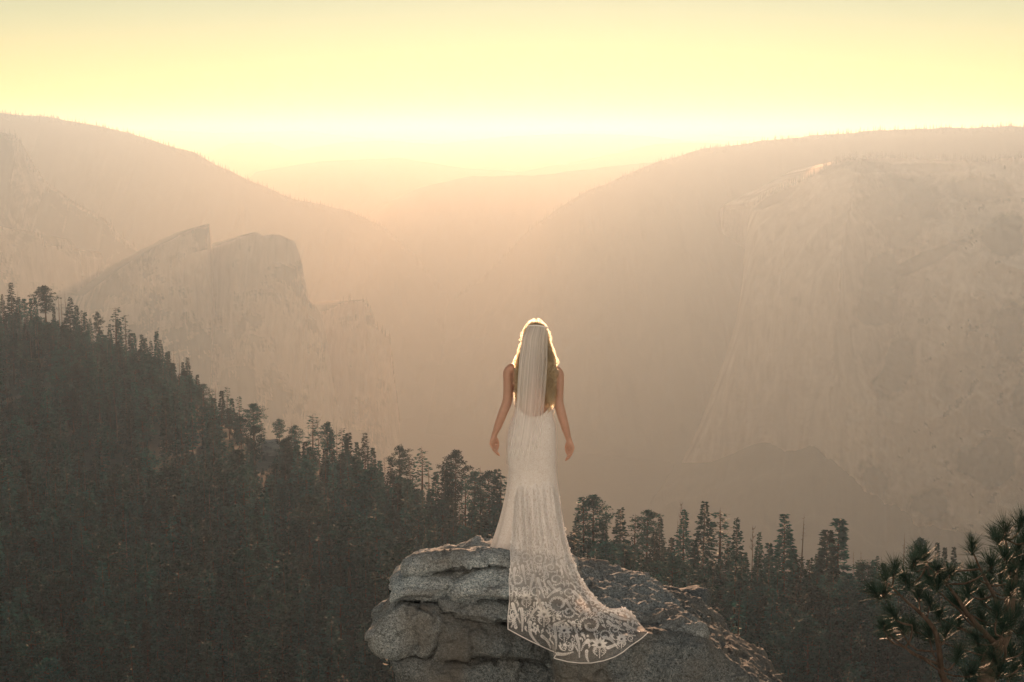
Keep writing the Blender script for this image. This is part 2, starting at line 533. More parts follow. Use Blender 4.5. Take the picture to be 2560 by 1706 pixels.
def hill_z(x, y):
    x = np.asarray(x, float); y = np.asarray(y, float)
    u = np.clip(x / np.maximum(y, 1.0) * FPX / 1.014 + 1280, -700, 3300)
    vc, Dc = crest_at(u)
    yn = (853 - vc) / FPX
    zc = CAM_Z + Dc * (-SP + yn * CP) / (CP + yn * SP)
    near = -0.455 * np.maximum(y, 0) - 0.5
    s = np.clip((y - 400 * K) / (Dc - 400 * K), 0, 1)
    mid = -182 * K + (zc + 182 * K) * s ** 1.25
    far = zc - 0.85 * (y - Dc) - 0.0010 * (y - Dc) ** 2
    z = np.where(y < 400 * K, near, np.where(y < Dc, mid, far))
    n = fbm(np.stack([x * 0.012 / K, y * 0.012 / K, x * 0], -1), 4, 90)
    z = z + n * 5.0 * K * np.clip((y - 30) / (300.0 * K), 0, 1)
    return np.maximum(z, VALLEY_Z - 40)

hx = np.linspace(-760, 620, 240) * K
hy = np.concatenate([np.linspace(-30, 30, 13)[:-1], np.linspace(30, 400 * K, 60)[:-1], np.linspace(400, 1400, 170) * K, np.linspace(1420, 3000, 40) * K])
HX, HY = np.meshgrid(hx, hy)
HX = HX * np.where(HY > 1300 * K, 1 + (HY - 1300 * K) / (1500.0 * K), 1.0)
HZ = hill_z(HX, HY)
me = new_mesh("hillside", np.stack([HX, HY, HZ], -1).reshape(-1, 3), grid_faces(len(hy), len(hx)), True)
tag(link("hillside", me, M_FLOOR), kind="structure")

# ------------------------------------------------------------------ trees
def tube_mesh(path, radii, sides=6, cap=True):
    path = np.asarray(path, float); radii = np.asarray(radii, float)
    n = len(path)
    tan = np.gradient(path, axis=0)
    tan /= np.linalg.norm(tan, axis=1)[:, None] + 1e-9
    ref = np.array([0, 0, 1.0]) if abs(tan[0, 2]) < 0.9 else np.array([1.0, 0, 0])
    V = []
    prev = None
    for k in range(n):
        a = np.cross(tan[k], ref if prev is None else np.cross(prev, tan[k]))
        a /= np.linalg.norm(a) + 1e-9
        b = np.cross(tan[k], a)
        prev = a
        ang = np.linspace(0, 2 * np.pi, sides, endpoint=False)
        V.append(path[k] + radii[k] * (np.cos(ang)[:, None] * a + np.sin(ang)[:, None] * b))
        prev = a
    V = np.concatenate(V, 0)
    F = [tuple(f) for f in grid_faces(n, sides, True)]
    if cap:
        F.append(tuple(range(sides))[::-1]); F.append(tuple(range((n - 1) * sides, n * sides)))
    return V, F

class Soup:
    def __init__(self): self.V, self.F, self.M, self.n = [], [], [], 0
    def add(self, V, F, mat=0):
        self.V.append(np.asarray(V, float))
        for f in F: self.F.append(tuple(i + self.n for i in f)); self.M.append(mat)
        self.n += len(V)
    def tube(self, path, radii, sides=6, mat=0, cap=True):
        V, F = tube_mesh(path, radii, sides, cap); self.add(V, F, mat)
    def mesh(self, name, mats=None, smooth=False):
        me = new_mesh(name, np.concatenate(self.V, 0), self.F, smooth)
        if mats:
            for m in mats: me.materials.append(m)
            me.polygons.foreach_set("material_index", np.array(self.M, np.int32))
        return me

def sprays(s, origin, direction, length, width, rs, n, droop, size):
    """needle sprays along one bough: many small faces around its outer part"""
    side = np.cross(direction, [0, 0, 1.0]); side /= np.linalg.norm(side) + 1e-9
    for k in range(n):
        f = 0.25 + 0.8 * rs.random() ** 0.8
        p = origin + direction * length * f + side * width * (rs.random() - 0.5) * 2 * (1.15 - 0.7 * f)
        p[2] -= droop * length * f * f
        p += rs.normal(0, 1, 3) * np.array([.22, .22, .12]) * size
        d1 = direction * (0.6 + rs.random()) + side * rs.normal(0, 0.7) + np.array([0, 0, rs.normal(-0.08, 0.2)])
        d1 /= np.linalg.norm(d1)
        d2 = np.cross(d1, rs.normal(0, 1, 3)); d2 /= np.linalg.norm(d2) + 1e-9
        a = size * (0.6 + 0.9 * rs.random()); b = a * (0.35 + 0.3 * rs.random())
        s.add([p - d2 * b * 0.5, p + d1 * a * 0.45 - d2 * b * .6, p + d1 * a, p + d1 * a * 0.4 + d2 * b * 0.6], [(0, 1, 2, 3)])

def conifer(style, seed, H=34.0):
    rs = np.random.default_rng(seed)
    trunk, crown = Soup(), Soup()
    r0 = 0.013 * H * (1.2 if style == 'pine' else 0.95)
    zs = np.linspace(0, H * 0.985, 9)
    bend = rs.normal(0, 0.006 * H, 2)
    path = np.stack([bend[0] * np.sin(zs / H * 3), bend[1] * np.sin(zs / H * 2.3), zs], -1)
    trunk.tube(path, r0 * (1 - zs / H * 0.96), 6)
    def axis(z): return np.array([np.interp(z, zs, path[:, 0]), np.interp(z, zs, path[:, 1]), z])
    if style == 'fir':
        base, R, pw = rs.uniform(.08, .20), rs.uniform(.10, .135), rs.uniform(.9, 1.15)
        z = base
        while z < 0.985:
            t = (z - base) / (1 - base)
            r = R * (1 - t) ** pw * H + 0.25
            n = 6 if t < .8 else 5
            ph = rs.random() * 6.28
            for k in range(n):
                if rs.random() < 0.13: continue
                a = ph + k * 6.28 / n + rs.normal(0, .25)
                L = r * rs.uniform(.45, 1.2)
                d = np.array([math.cos(a), math.sin(a), 0.10 - 0.15 * (1 - t)]); d /= np.linalg.norm(d)
                sprays(crown, axis(z * H + rs.normal(0, .2)), d, L, 0.24 * L + .15, rs, int(8 + L * 3.6), 0.30 * (1 - t) + .05, 1.0 - 0.35 * t)
            z += 0.023 + 0.006 * rs.random()
        trunk_top = 1
    elif style == 'narrow':
        base, R = rs.uniform(.08, .2), rs.uniform(.062, .085)
        z = base
        while z < 0.985:
            t = (z - base) / (1 - base)
            r = R * H * (min(1, t * 5 + .55)) * (1 - t) ** .72 + 0.15
            for k in range(5):
                if rs.random() < 0.12: continue
                a = rs.random() * 6.28
                L = r * rs.uniform(.6, 1.25)
                d = np.array([math.cos(a), math.sin(a), 0.0]); d /= np.linalg.norm(d)
                sprays(crown, axis(z * H), d, L, .26 * L + .15, rs, int(8 + L * 4), .35, .9)
            z += 0.021
    elif style == 'sparse':
        base, R = rs.uniform(.25, .4), rs.uniform(.06, .09)
        z = base
        while z < 0.97:
            t = (z - base) / (1 - base)
            r = R * H * (1 - t) ** .6 + .3
            for k in range(4):
                if rs.random() < 0.25: continue
                a = rs.random() * 6.28
                L = r * rs.uniform(.4, 1.3)
                d = np.array([math.cos(a), math.sin(a), 0.05]); d /= np.linalg.norm(d)
                o = axis(z * H)
                trunk.tube([o, o + d * L * .6, o + d * L - np.array([0, 0, .1 * L])], [.07, .05, .02], 3, cap=False)
                sprays(crown, o, d, L, .3 * L + .2, rs, int(2 + L * 1.4), .25, .9)
            z += 0.022
    elif style == 'pine':
        base = rs.uniform(.34, .5)
        nb = int(rs.uniform(30, 40))
        for k in range(nb):
            t = (k + rs.random() * .8) / nb
            z = base + (0.985 - base) * t
            prof = (0.55 + 1.0 * t) if t < .45 else (1.0 - ((t - .45) / .58) ** 2.2)
            r = 0.150 * H * max(prof, .12) * rs.uniform(.55, 1.15)
            a = k * 2.4 + rs.normal(0, .5)
            up = 0.05 + .35 * t
            d = np.array([math.cos(a), math.sin(a), up]); d /= np.linalg.norm(d)
            o = axis(z * H)
            trunk.tube([o, o + d * r * .55 - np.array([0, 0, .03 * r]), o + d * r], [.13, .09, .04], 4, cap=False)
            for q in range(4):
                f = (.45, .7, .95, .85)[q]
                c = o + d * r * f + rs.normal(0, .12 * r + .15, 3)
                m = int(18 + 4 * r)
                for w in range(m):
                    e = rs.normal(0, 1, 3); e[2] *= .55; e /= np.linalg.norm(e) + 1e-9
                    p = c + e * (.45 + .11 * r) * rs.random() ** .5 * np.array([1.25, 1.25, .7])
                    d1 = e + rs.normal(0, .5, 3); d1 /= np.linalg.norm(d1)
                    d2 = np.cross(d1, rs.normal(0, 1, 3)); d2 /= np.linalg.norm(d2) + 1e-9
                    s_ = .75 * rs.uniform(.6, 1.3); b_ = s_ * .38
                    crown.add([p - d2 * b_ * .5, p + d1 * s_ * .5 - d2 * b_ * .6, p + d1 * s_, p + d1 * s_ * .5 + d2 * b_ * .6], [(0, 1, 2, 3)])
    elif style == 'dead':
        nb = int(rs.uniform(24, 60))
        for k in range(nb):
            z = rs.uniform(.28, .95) * H
            a = rs.random() * 6.28
            L = rs.uniform(.5, 2.2) * (1.15 - z / H) * 1.6
            d = np.array([math.cos(a), math.sin(a), rs.uniform(-.35, .15)])
            o = axis(z)
            trunk.tube([o, o + d * L * .6, o + d * L + np.array([0, 0, rs.uniform(-.3, .35) * L])], [.075, .05, .02], 3, cap=False)
    elif style == 'broken':
        for k in range(16):
            z = rs.uniform(.5, .93) * H
            a = rs.random() * 6.28
            L = rs.uniform(.8, 3.6)
            d = np.array([math.cos(a), math.sin(a), rs.uniform(.2, 1.1)])
            o = axis(z)
            trunk.tube([o, o + d * L * .5, o + d * L * .75 + np.array([0, 0, .5 * L])], [.16, .10, .03], 4, cap=False)
    return trunk, (crown if crown.n else None)

STYLES = {}
def make_style(key, style, seeds):
    STYLES[key] = []
    for sd_ in seeds:
        tr, cr = conifer(style, sd_)
        bark = M_DEADWOOD if style in ('dead', 'broken') else M_BARK
        tm = tr.mesh("trunk", [bark], True)
        cm = cr.mesh("crown", [M_NEEDLES]) if cr else None
        if cm:
            both = Soup(); both.V, both.F, both.M, both.n = list(tr.V), list(tr.F), [0] * len(tr.F), tr.n
            off = both.n
            both.V += cr.V; both.F += [tuple(i + off for i in f) for f in cr.F]; both.M += [1] * len(cr.F)
            jm = both.mesh("conifer", [bark, M_NEEDLES])
        else:
            jm = tm
        STYLES[key].append((tm, cm, jm))
make_style('fir', 'fir', (1, 2, 3, 4, 5))
make_style('narrow', 'narrow', (11, 12, 13))
make_style('sparse', 'sparse', (21, 22, 23))
make_style('pine', 'pine', (31, 32, 33, 34, 35))
make_style('dead', 'dead', (41, 42, 43))
make_style('broken', 'broken', (51, 52))
NAME = {'fir': 'fir_tree', 'narrow': 'fir_tree', 'sparse': 'fir_tree', 'pine': 'pine_tree', 'dead': 'dead_tree', 'broken': 'dead_tree'}

TREES_XY = []
def plant(style, x, y, H, label, group=None, variant=None, rot=None, wide=1.0):
    z = float(hill_z(x, y)) - 0.5
    tm, cm, _ = STYLES[style][random.randrange(len(STYLES[style])) if variant is None else variant % len(STYLES[style])]
    o = empty(NAME[style], (x, y, z), label, "tree", group)
    s = H / 34.0
    w = K * (s / K) ** 0.7 * wide
    o.scale = (w, w, s)
    o.rotation_euler = (random.gauss(0, .012), random.gauss(0, .012), random.uniform(0, 6.28) if rot is None else rot)
    link("trunk", tm, None, o)
    if cm: link("crown", cm, None, o)
    TREES_XY.append((x, y))
    return o

def skyline(u, vtop, style, label, group=None, wide=1.0, dD=None):
    vc, Dc = crest_at(u)
    D = float(Dc) * (1 - (random.uniform(0.0, .05) if dD is None else dD))
    p = at(u, vtop, D)
    zb = float(hill_z(p[0], p[1])) - .5
    H = max(9.0 * K, p[2] - zb)
    return plant(style, p[0], p[1], H, label, group, wide=wide * (1.0 if style in ('dead', 'broken') else 1.3))

RL = "conifers along the left ridge skyline"
RM = "conifers along the ridge beside the dress"
RR = "conifers in the row behind the rock on the right"
LR = "slender conifer crowded into the row along the left ridge skyline"
LM = "ragged conifer crowded into the skyline row left of the white dress"
LRR = "dark conifer crowded into the row behind the rock right of the dress"
SKY = [
 (27, 706, 'fir', "broad pointed fir, tallest tree at the far left end of the ridge", None, 1.25),
 (5, 735, 'fir', LR, RL, 1), (44, 742, 'narrow', LR, RL, 1), (60, 747, 'pine', "small round topped conifer left of the big ridge pine", None, .8),
 (45, 726, 'dead', "bare snag beside the broad fir at the left edge", None, 1), (73, 727, 'dead', "tall bare snag just left of the big ridge pine", None, 1),
 (78, 745, 'narrow', LR, RL, .8), (88, 742, 'narrow', LR, RL, .8),
 (112, 714, 'pine', "large full crowned pine standing highest on the left ridge skyline", None, 1.25),
 (133, 765, 'narrow', LR, RL, .8), (146, 733, 'dead', "left one of two bare poles right of the big ridge pine", None, 1.2), (152, 735, 'dead', "right one of two bare poles right of the big ridge pine", None, 1.2),
 (163, 729, 'dead', "thin bare snag behind a brownish pointed fir on the left ridge", None, 1), (174, 743, 'fir', "brownish pointed fir in front of a thin snag on the left ridge", None, 1.2),
 (190, 762, 'narrow', LR, RL, 1), (203, 773, 'sparse', LR, RL, 1), (211, 780, 'narrow', LR, RL, 1),
 (226, 796, 'fir', "short dark fir between two gaps of the left ridge skyline", None, .9), (246, 780, 'pine', "columnar conifer with a flat knotted top on the left ridge", None, .7),
 (272, 810, 'fir', "smallest dark fir left of the twin spired pair on the ridge", None, .9), (285, 767, 'sparse', "tall fir with a long bare spire on the left ridge", None, 1.5), (296, 796, 'narrow', "stout conifer touching the spired fir on its right", None, 1.1),
 (311, 785, 'sparse', "thin topped sparse fir right of the spired pair", None, 1.2), (325, 832, 'narrow', LR, RL, 1), (337, 832, 'narrow', LR, RL, 1), (352, 836, 'narrow', LR, RL, 1), (363, 845, 'narrow', LR, RL, 1),
 (376, 852, 'fir', LR, RL, .9), (391, 827, 'narrow', "tall narrow conifer rising clear halfway down the left ridge", None, .9), (401, 850, 'fir', LR, RL, .9), (415, 880, 'narrow', LR, RL, 1), (421, 878, 'narrow', LR, RL, 1),
 (433, 864, 'dead', "higher of two bare needles halfway down the left ridge", None, 1), (446, 876, 'dead', "lower of two bare needles halfway down the left ridge", None, 1),
 (455, 905, 'narrow', LR, RL, 1), (469, 893, 'fir', "ragged topped fir above the brightest part of the left slope", None, 1.1), (492, 936, 'narrow', LR, RL, 1),
 (508, 960, 'pine', "big dark umbrella crowned pine on the slope below the ridge", None, 1.3, .06), (537, 953, 'dead', "small forked snag right of the umbrella crowned pine", None, 1), (552, 977, 'narrow', LR, RL, 1),
 (565, 964, 'sparse', "thin half bare fir standing on the pale ridge shoulder", None, 1), (580, 995, 'narrow', LR, RL, 1), (597, 987, 'sparse', "sparse fir with a needle thin top left of the drooping pine", None, 1),
 (632, 1009, 'pine', "drooping round crowned pine left of the pale granite patch", None, 1.35, .03), (652, 1050, 'sparse', LR, RL, 1),
 (699, 1047, 'pine', "small lone pine standing on top of the pale granite patch", None, .85, 0.0), (737, 1063, 'pine', "broad pine right of the pale granite patch", None, 1.1), (727, 1043, 'dead', "leaning dead stick over the broad pine by the granite patch", None, .8),
 (780, 1033, 'sparse', "tallest ragged fir in the clump right of the granite patch", None, 1.4), (797, 1046, 'broken', "broken forked snag in the clump right of the granite patch", None, 1), (815, 1055, 'pine', "flat topped pine in the clump right of the granite patch", None, 1), (828, 1075, 'narrow', LM, RM, 1),
 (840, 1060, 'dead', "pole like snag on the right side of the skyline clump", None, 1), (852, 1068, 'sparse', LM, RM, 1), (874, 1081, 'narrow', LM, RM, 1.1), (864, 1090, 'narrow', LM, RM, 1), (890, 1105, 'narrow', LM, RM, 1),
 (912, 1082, 'fir', "pale full fir with a rounded tip left of the skyline dip", None, 1.05), (934, 1118, 'narrow', LM, RM, 1), (950, 1150, 'narrow', LM, RM, 1), (962, 1140, 'broken', "forked twin topped snag in the skyline dip", None, .8), (972, 1148, 'fir', LM, RM, 1),
 (999, 1115, 'pine', "bold dark pine with a dense top right of the skyline dip", None, 1.05), (1027, 1131, 'sparse', LM, RM, 1), (1053, 1114, 'sparse', "tall see through fir in the middle of the row left of the dress", None, 1.4), (1071, 1148, 'dead', "straight bare pole right of the tall see through fir", None, 1.3), (1088, 1178, 'narrow', LM, RM, 1),
 (1107, 1153, 'fir', LM, RM, .9), (1121, 1154, 'narrow', LM, RM, 1), (1137, 1126, 'pine', "high dark topped pine nearest the left hand of the bride", None, .95), (1163, 1172, 'sparse', LM, RM, 1.1), (1186, 1178, 'pine', LM, RM, .9), (1199, 1165, 'sparse', LM, RM, 1.2), (1227, 1178, 'pine', LM, RM, .9), (1243, 1172, 'narrow', LM, RM, 1), (1257, 1180, 'sparse', LM, RM, 1.2), (1284, 1200, 'narrow', LM, RM, 1), (1320, 1230, 'fir', LM, RM, 1), (1360, 1260, 'narrow', LM, RM, 1), (1395, 1290, 'fir', LM, RM, 1),
 (1427, 1340, 'narrow', LRR, RR, .7), (1443, 1292, 'fir', LRR, RR, 1), (1461, 1237, 'sparse', "gaunt hook tipped fir touching the big pine right of the dress", None, 1.3), (1486, 1239, 'pine', "biggest full pine right of the dress, flat layered top", None, 1.2), (1509, 1312, 'fir', LRR, RR, 1),
 (1550, 1270, 'fir', "dense cone shaped fir second right of the big pine", None, 1.2), (1588, 1281, 'sparse', LRR, RR, 1.2), (1616, 1275, 'pine', "open umbrella topped pine with a visible trunk behind the rock", None, 1.1), (1653, 1293, 'fir', "sharp pointed narrow fir right of the umbrella topped pine", None, .85), (1680, 1345, 'narrow', LRR, RR, 1), (1634, 1330, 'fir', LRR, RR, 1),
 (1694, 1292, 'dead', "shorter pole of the snag pair left of the dense fir", None, 1), (1702, 1249, 'broken', "tall twin tipped snag rising left of the dense fir", None, .7), (1715, 1273, 'fir', "dense round shouldered fir against the tall twin tipped snag", None, 1.0), (1758, 1253, 'fir', "tallest fir in the right hand row, open lower boughs", None, 1.15), (1737, 1360, 'narrow', LRR, RR, 1),
 (1800, 1266, 'sparse', "thin fir with a long spire right of the tallest fir", None, 1.6), (1822, 1360, 'fir', LRR, RR, .8), (1845, 1296, 'fir', "shaggy narrow fir midway between spire fir and antler snag", None, .9), (1882, 1310, 'broken', "antler shaped dead tree with upturned arms", None, .9), (1899, 1329, 'fir', "small neat cone fir right of the antler shaped dead tree", None, .8), (1925, 1357, 'narrow', LRR, RR, 1), (1865, 1380, 'fir', LRR, RR, 1),
 (1962, 1284, 'fir', "wide shapely fir left of the bare bristly snag", None, 1.35), (1988, 1370, 'narrow', LRR, RR, 1), (2006, 1281, 'dead', "tall bristly bare snag right of the wide fir", None, 1.3),
 (2068, 1325, 'narrow', "left and lower of two dense dark twin conifers", None, 1.5), (2040, 1390, 'fir', LRR, RR, 1), (2104, 1297, 'narrow', "right and higher of two dense dark twin conifers", None, 1.5), (2135, 1371, 'dead', "thin snag right beside the dense twin conifers", None, .8), (2153, 1375, 'dead', "dark blunt pole alone in the skyline gap", None, 1.3),
 (2170, 1396, 'sparse', LRR, RR, 1), (2195, 1390, 'fir', LRR, RR, .8), (2184, 1398, 'narrow', LRR, RR, .8), (2225, 1395, 'dead', LRR.replace("dark conifer", "thin snag"), None, .8), (2261, 1330, 'dead', "bristly leafless spire just above the near pine boughs", None, 1.5), (2300, 1345, 'pine', "round knobbed conifer peeping over the near pine boughs", None, .8), (2345, 1356, 'narrow', "left one of three little conifers over the near pine", None, .7), (2363, 1367, 'narrow', "middle one of three little conifers over the near pine", None, .8), (2386, 1369, 'narrow', "right one of three little conifers over the near pine", None, .7),
]
SHORT = {27: "broad leftmost fir", 60: "small round topped conifer", 112: "big ridge pine", 152: "pair of bare poles", 174: "brownish pointed fir", 226: "short dark fir", 285: "long spired fir", 311: "thin topped sparse fir",
         391: "tall narrow conifer", 446: "two bare needles", 469: "ragged topped fir", 508: "umbrella crowned pine", 565: "half bare fir", 597: "needle thin fir", 632: "drooping pine", 737: "broad pine by the granite", 815: "flat topped pine",
         840: "pole like snag", 912: "pale full fir", 962: "forked twin snag", 999: "bold dark pine", 1053: "tall see through fir", 1071: "straight bare pole", 1137: "high dark topped pine", 1486: "biggest full pine", 1550: "dense cone fir",
         1616: "umbrella topped pine", 1653: "sharp pointed fir", 1702: "twin tipped snag", 1758: "tallest fir", 1800: "long spire fir", 1845: "shaggy narrow fir", 1882: "antler shaped dead tree", 1899: "neat cone fir", 1962: "wide shapely fir",
         2006: "bristly bare snag", 2104: "dense twin conifers", 2153: "blunt dark pole"}
KINDW = {'fir': "pointed fir", 'narrow': "slender conifer", 'sparse': "thin sparse conifer", 'pine': "clumpy pine", 'dead': "thin snag"}
WHERE = {RL: "on the left ridge", RM: "left of the dress", RR: "behind the rock"}
_n = {}
for row in sorted(SKY, key=lambda r: r[0]):
    lab, grp = row[3], row[4]
    if grp or lab.startswith("thin snag crowded"):
        left = [u for u in SHORT if u < row[0]]
        wh = WHERE.get(grp, "behind the rock")
        kw = KINDW[row[2]]
        if left:
            A = SHORT[max(left)]
            _n[(A, kw)] = _n.get((A, kw), 0) + 1
            lab = "%s%s right of the %s %s" % (("", "second ", "third ", "fourth ", "fifth ", "sixth ", "seventh ")[_n[(A, kw)] - 1], kw, A, wh)
        else:
            lab = "slender conifer left of the broad leftmost fir at the ridge end"
    skyline(row[0], row[1], row[2], lab, grp, row[5], row[6] if len(row) > 6 else None)

# the forest below the skyline
N_IND = 288 - len(SKY)
cand = []
step = 11.0 * K
for yy in np.arange(395 * K, 1330 * K, step):
    for xx in np.arange(-0.46 * yy - 12, 0.46 * yy + 12, step):
        cand.append((xx + RNG.uniform(-4, 4) * K, yy + RNG.uniform(-4, 4) * K))
cand = np.array(cand)
cu = cand[:, 0] / cand[:, 1] * FPX / 1.014 + 1280
_, cD = crest_at(cu)
keep = (cand[:, 1] < cD * 0.985)
sk = np.array(TREES_XY)
dd = np.min(np.hypot(cand[:, 0][:, None] - sk[None, :, 0], cand[:, 1][:, None] - sk[None, :, 1]), 1)
keep &= dd > 5.0 * K
# clearings: the pale granite patch and scrubby burnt ground on the upper left slope
outc = at(670, 1120, 880 * K)
keep &= ~((np.abs(cand[:, 0] - outc[0]) < 11 * K) & (cand[:, 1] > outc[1] - 70 * K) & (cand[:, 1] < outc[1] + 14 * K))
scrub = fbm(np.stack([cand[:, 0] * .012 / K, cand[:, 1] * .012 / K, cand[:, 0] * 0], -1), 3, 7)
upper = (cand[:, 1] > 700 * K) & (cu < 620)
keep &= ~(upper & (scrub > 0.05) & (RNG.random(len(cand)) < 0.65))
cand, cu = cand[keep], cu[keep]
Hs = K * (RNG.uniform(15, 35, len(cand)) + 13 * RNG.random(len(cand)) ** 3)
cD2 = crest_at(cu)[1]
Hs = np.where(cand[:, 1] > cD2 * .93, np.minimum(Hs, K * RNG.uniform(11, 20, len(cand))), Hs)
cz = hill_z(cand[:, 0], cand[:, 1])
def proj(x, y, z):
    dz = z - CAM_Z
    f = y * CP - dz * SP
    return 1280 + FPX * x / f, 853 - FPX * (y * SP + dz * CP) / f
pu, pv = proj(cand[:, 0], cand[:, 1], cz + Hs)
# keep the ordinary trees below the skyline row, and the granite boulder in the open
vcap = crest_at(cu)[0] - np.interp(cu, [0, 560, 700, 2000, 2600], [38, 44, 56, 78, 60])
for _ in range(3):
    over = np.clip(vcap - pv, 0, None)
    Hs = np.maximum(Hs - over * cand[:, 1] / FPX * 1.05, 4.0 * K)
    pu, pv = proj(cand[:, 0], cand[:, 1], cz + Hs)
bad = (Hs < 7.5 * K) | ((np.abs(pu - 676) < 30) & (pv < 1152) & (cand[:, 1] > 560 * K))
cand, cu, Hs, cz, pu, pv = cand[~bad], cu[~bad], Hs[~bad], cz[~bad], pu[~bad], pv[~bad]
inframe = (pu > -10) & (pu < 2570) & (pv < 1690)
hidden = (pu > 960) & (pu < 1760) & (pv > 1400 + np.clip((pu - 1500) * .5, 0, 300)) | (pu > 2240) & (pv > 1440)
score = np.where(inframe & ~hidden, Hs / cand[:, 1] + RNG.random(len(cand)) * 0.012, -1)
order = np.argsort(-score)
pick = order[:N_IND]
rest = np.setdiff1d(np.arange(len(cand)), pick)
for i in pick:
    st = random.choices(['fir', 'narrow', 'pine', 'sparse', 'dead'], [42, 22, 24, 8, 4])[0]
    kw = {'fir': "pointed conical fir", 'narrow': "slim narrow conifer", 'pine': "bushy clump crowned pine", 'sparse': "thin see through conifer", 'dead': "bare grey snag"}[st]
    if pu[i] < 420: wh = "in the shaded forest filling the lower left corner"
    elif pu[i] < 760: wh = "in the shaded forest below the pale granite boulder"
    elif pu[i] < 1200: wh = "in the shaded forest just left of the rock outcrop"
    elif pu[i] < 2000: wh = "in the shaded forest just right of the rock outcrop"
    else: wh = "in the shaded forest beside the near pine"
    lab = kw + " " + wh
    grp = kw.split()[-1] + "s " + wh
    if st in ('narrow', 'sparse'): grp = kw + "s " + wh
    plant(st, cand[i, 0], cand[i, 1], float(Hs[i]), lab, grp, wide=1.35)

def instancer(name, pts, scales, rots, meshes, kind="stuff"):
    tc = bpy.data.collections.new(name + "_kinds")
    for k, m in enumerate(meshes):
        o = bpy.data.objects.new("%s_kind_%02d" % (name, k), m)
        tc.objects.link(o)
    me = bpy.data.meshes.new(name)
    me.vertices.add(len(pts))
    me.vertices.foreach_set("co", np.asarray(pts, np.float32).ravel())
    a = me.attributes.new("tree_scale", 'FLOAT_VECTOR', 'POINT'); a.data.foreach_set("vector", np.asarray(scales, np.float32).ravel())
    a = me.attributes.new("tree_turn", 'FLOAT_VECTOR', 'POINT'); a.data.foreach_set("vector", np.asarray(rots, np.float32).ravel())
    a = me.attributes.new("tree_kind", 'INT', 'POINT'); a.data.foreach_set("value", RNG.integers(0, len(meshes), len(pts)).astype(np.int32))
    o = link(name, me)
    ng = bpy.data.node_groups.new(name + "_nodes", 'GeometryNodeTree')
    ng.interface.new_socket("Geometry", in_out='INPUT', socket_type='NodeSocketGeometry')
    ng.interface.new_socket("Geometry", in_out='OUTPUT', socket_type='NodeSocketGeometry')
    gi, go = ng.nodes.new("NodeGroupInput"), ng.nodes.new("NodeGroupOutput")
    ci = ng.nodes.new("GeometryNodeCollectionInfo")
    ci.inputs["Collection"].default_value = tc
    ci.inputs["Separate Children"].default_value = True
    ci.inputs["Reset Children"].default_value = True
    ip = ng.nodes.new("GeometryNodeInstanceOnPoints")
    ip.inputs["Pick Instance"].default_value = True
    def attr(nm, typ):
        nd = ng.nodes.new("GeometryNodeInputNamedAttribute"); nd.data_type = typ; nd.inputs["Name"].default_value = nm
        return nd.outputs["Attribute"]
    L = ng.links.new
    L(gi.outputs[0], ip.inputs["Points"])
    L(ci.outputs[0], ip.inputs["Instance"])
    L(attr("tree_kind", 'INT'), ip.inputs["Instance Index"])
    L(attr("tree_turn", 'FLOAT_VECTOR'), ip.inputs["Rotation"])
    L(attr("tree_scale", 'FLOAT_VECTOR'), ip.inputs["Scale"])
    L(ip.outputs[0], go.inputs[0])
    md = o.modifiers.new("trees", 'NODES'); md.node_group = ng
    return tag(o, kind=kind)

joined = [m[2] for m in STYLES['fir']] + [m[2] for m in STYLES['narrow']] * 2 + [m[2] for m in STYLES['pine']][:4] + [STYLES['sparse'][0][2], STYLES['dead'][0][2]]
P = np.stack([cand[rest, 0], cand[rest, 1], cz[rest] - .5], -1)
s = Hs[rest] / 34.0
w_ = 1.35 * K * (s / K) ** .7
instancer("forest", P, np.stack([w_, w_, s], -1), np.stack([s * 0, s * 0, RNG.uniform(0, 6.28, len(s))], -1), joined)

# low scrub between the trees
m = 9000
sx = RNG.uniform(-.45, .45, m); sy = RNG.uniform(420, 1290, m) * K ; sx = sx * sy
uu = sx / sy * FPX / 1.014 + 1280
ok = sy < crest_at(uu)[1] * 1.005
sx, sy = sx[ok], sy[ok]
s = K * RNG.uniform(.06, .16, len(sx))
instancer("scrub", np.stack([sx, sy, hill_z(sx, sy) - .5], -1), np.stack([s * 3.0, s * 3.0, s], -1), np.stack([s * 0, s * 0, RNG.uniform(0, 6.28, len(s))], -1), [m_[2] for m_ in STYLES['fir'][:2]] + [m_[2] for m_ in STYLES['narrow'][:2]])

# woods on the far mountains
def far_tree(seed):
    s = Soup(); rs = np.random.default_rng(seed)
    for k in range(46):
        z = 3 + 27 * (k / 46.0); r = 4.2 * (1 - z / 31.0) + .4
        a = rs.random() * 6.28
        c = np.array([math.cos(a) * r * .55, math.sin(a) * r * .55, z])
        e = np.array([math.cos(a), math.sin(a), -.3]); f = np.array([-math.sin(a), math.cos(a), 0])
        s.add([c - e * r * .6 + np.array([0, 0, 2.5]), c + e * r * .6 + f * r * .4, c + e * r * .5 - f * r * .4], [(0, 1, 2)])
    s.tube([(0, 0, 0), (0, 0, 30)], [.5, .1], 4)
    return s.mesh("far_conifer", [M_RIDGEWOOD])
FT = [far_tree(i) for i in range(4)]
pts = []
def along(crest, n, spread, down):
    k = RNG.random(n) * (len(crest) - 1)
    i = k.astype(int); f = (k - i)[:, None]
    p = crest[i] * (1 - f) + crest[np.minimum(i + 1, len(crest) - 1)] * f
    r = RNG.random(n) ** 1.5
    p = p.copy(); p[:, 1] -= r * spread; p[:, 2] -= r * down + 6
    return p
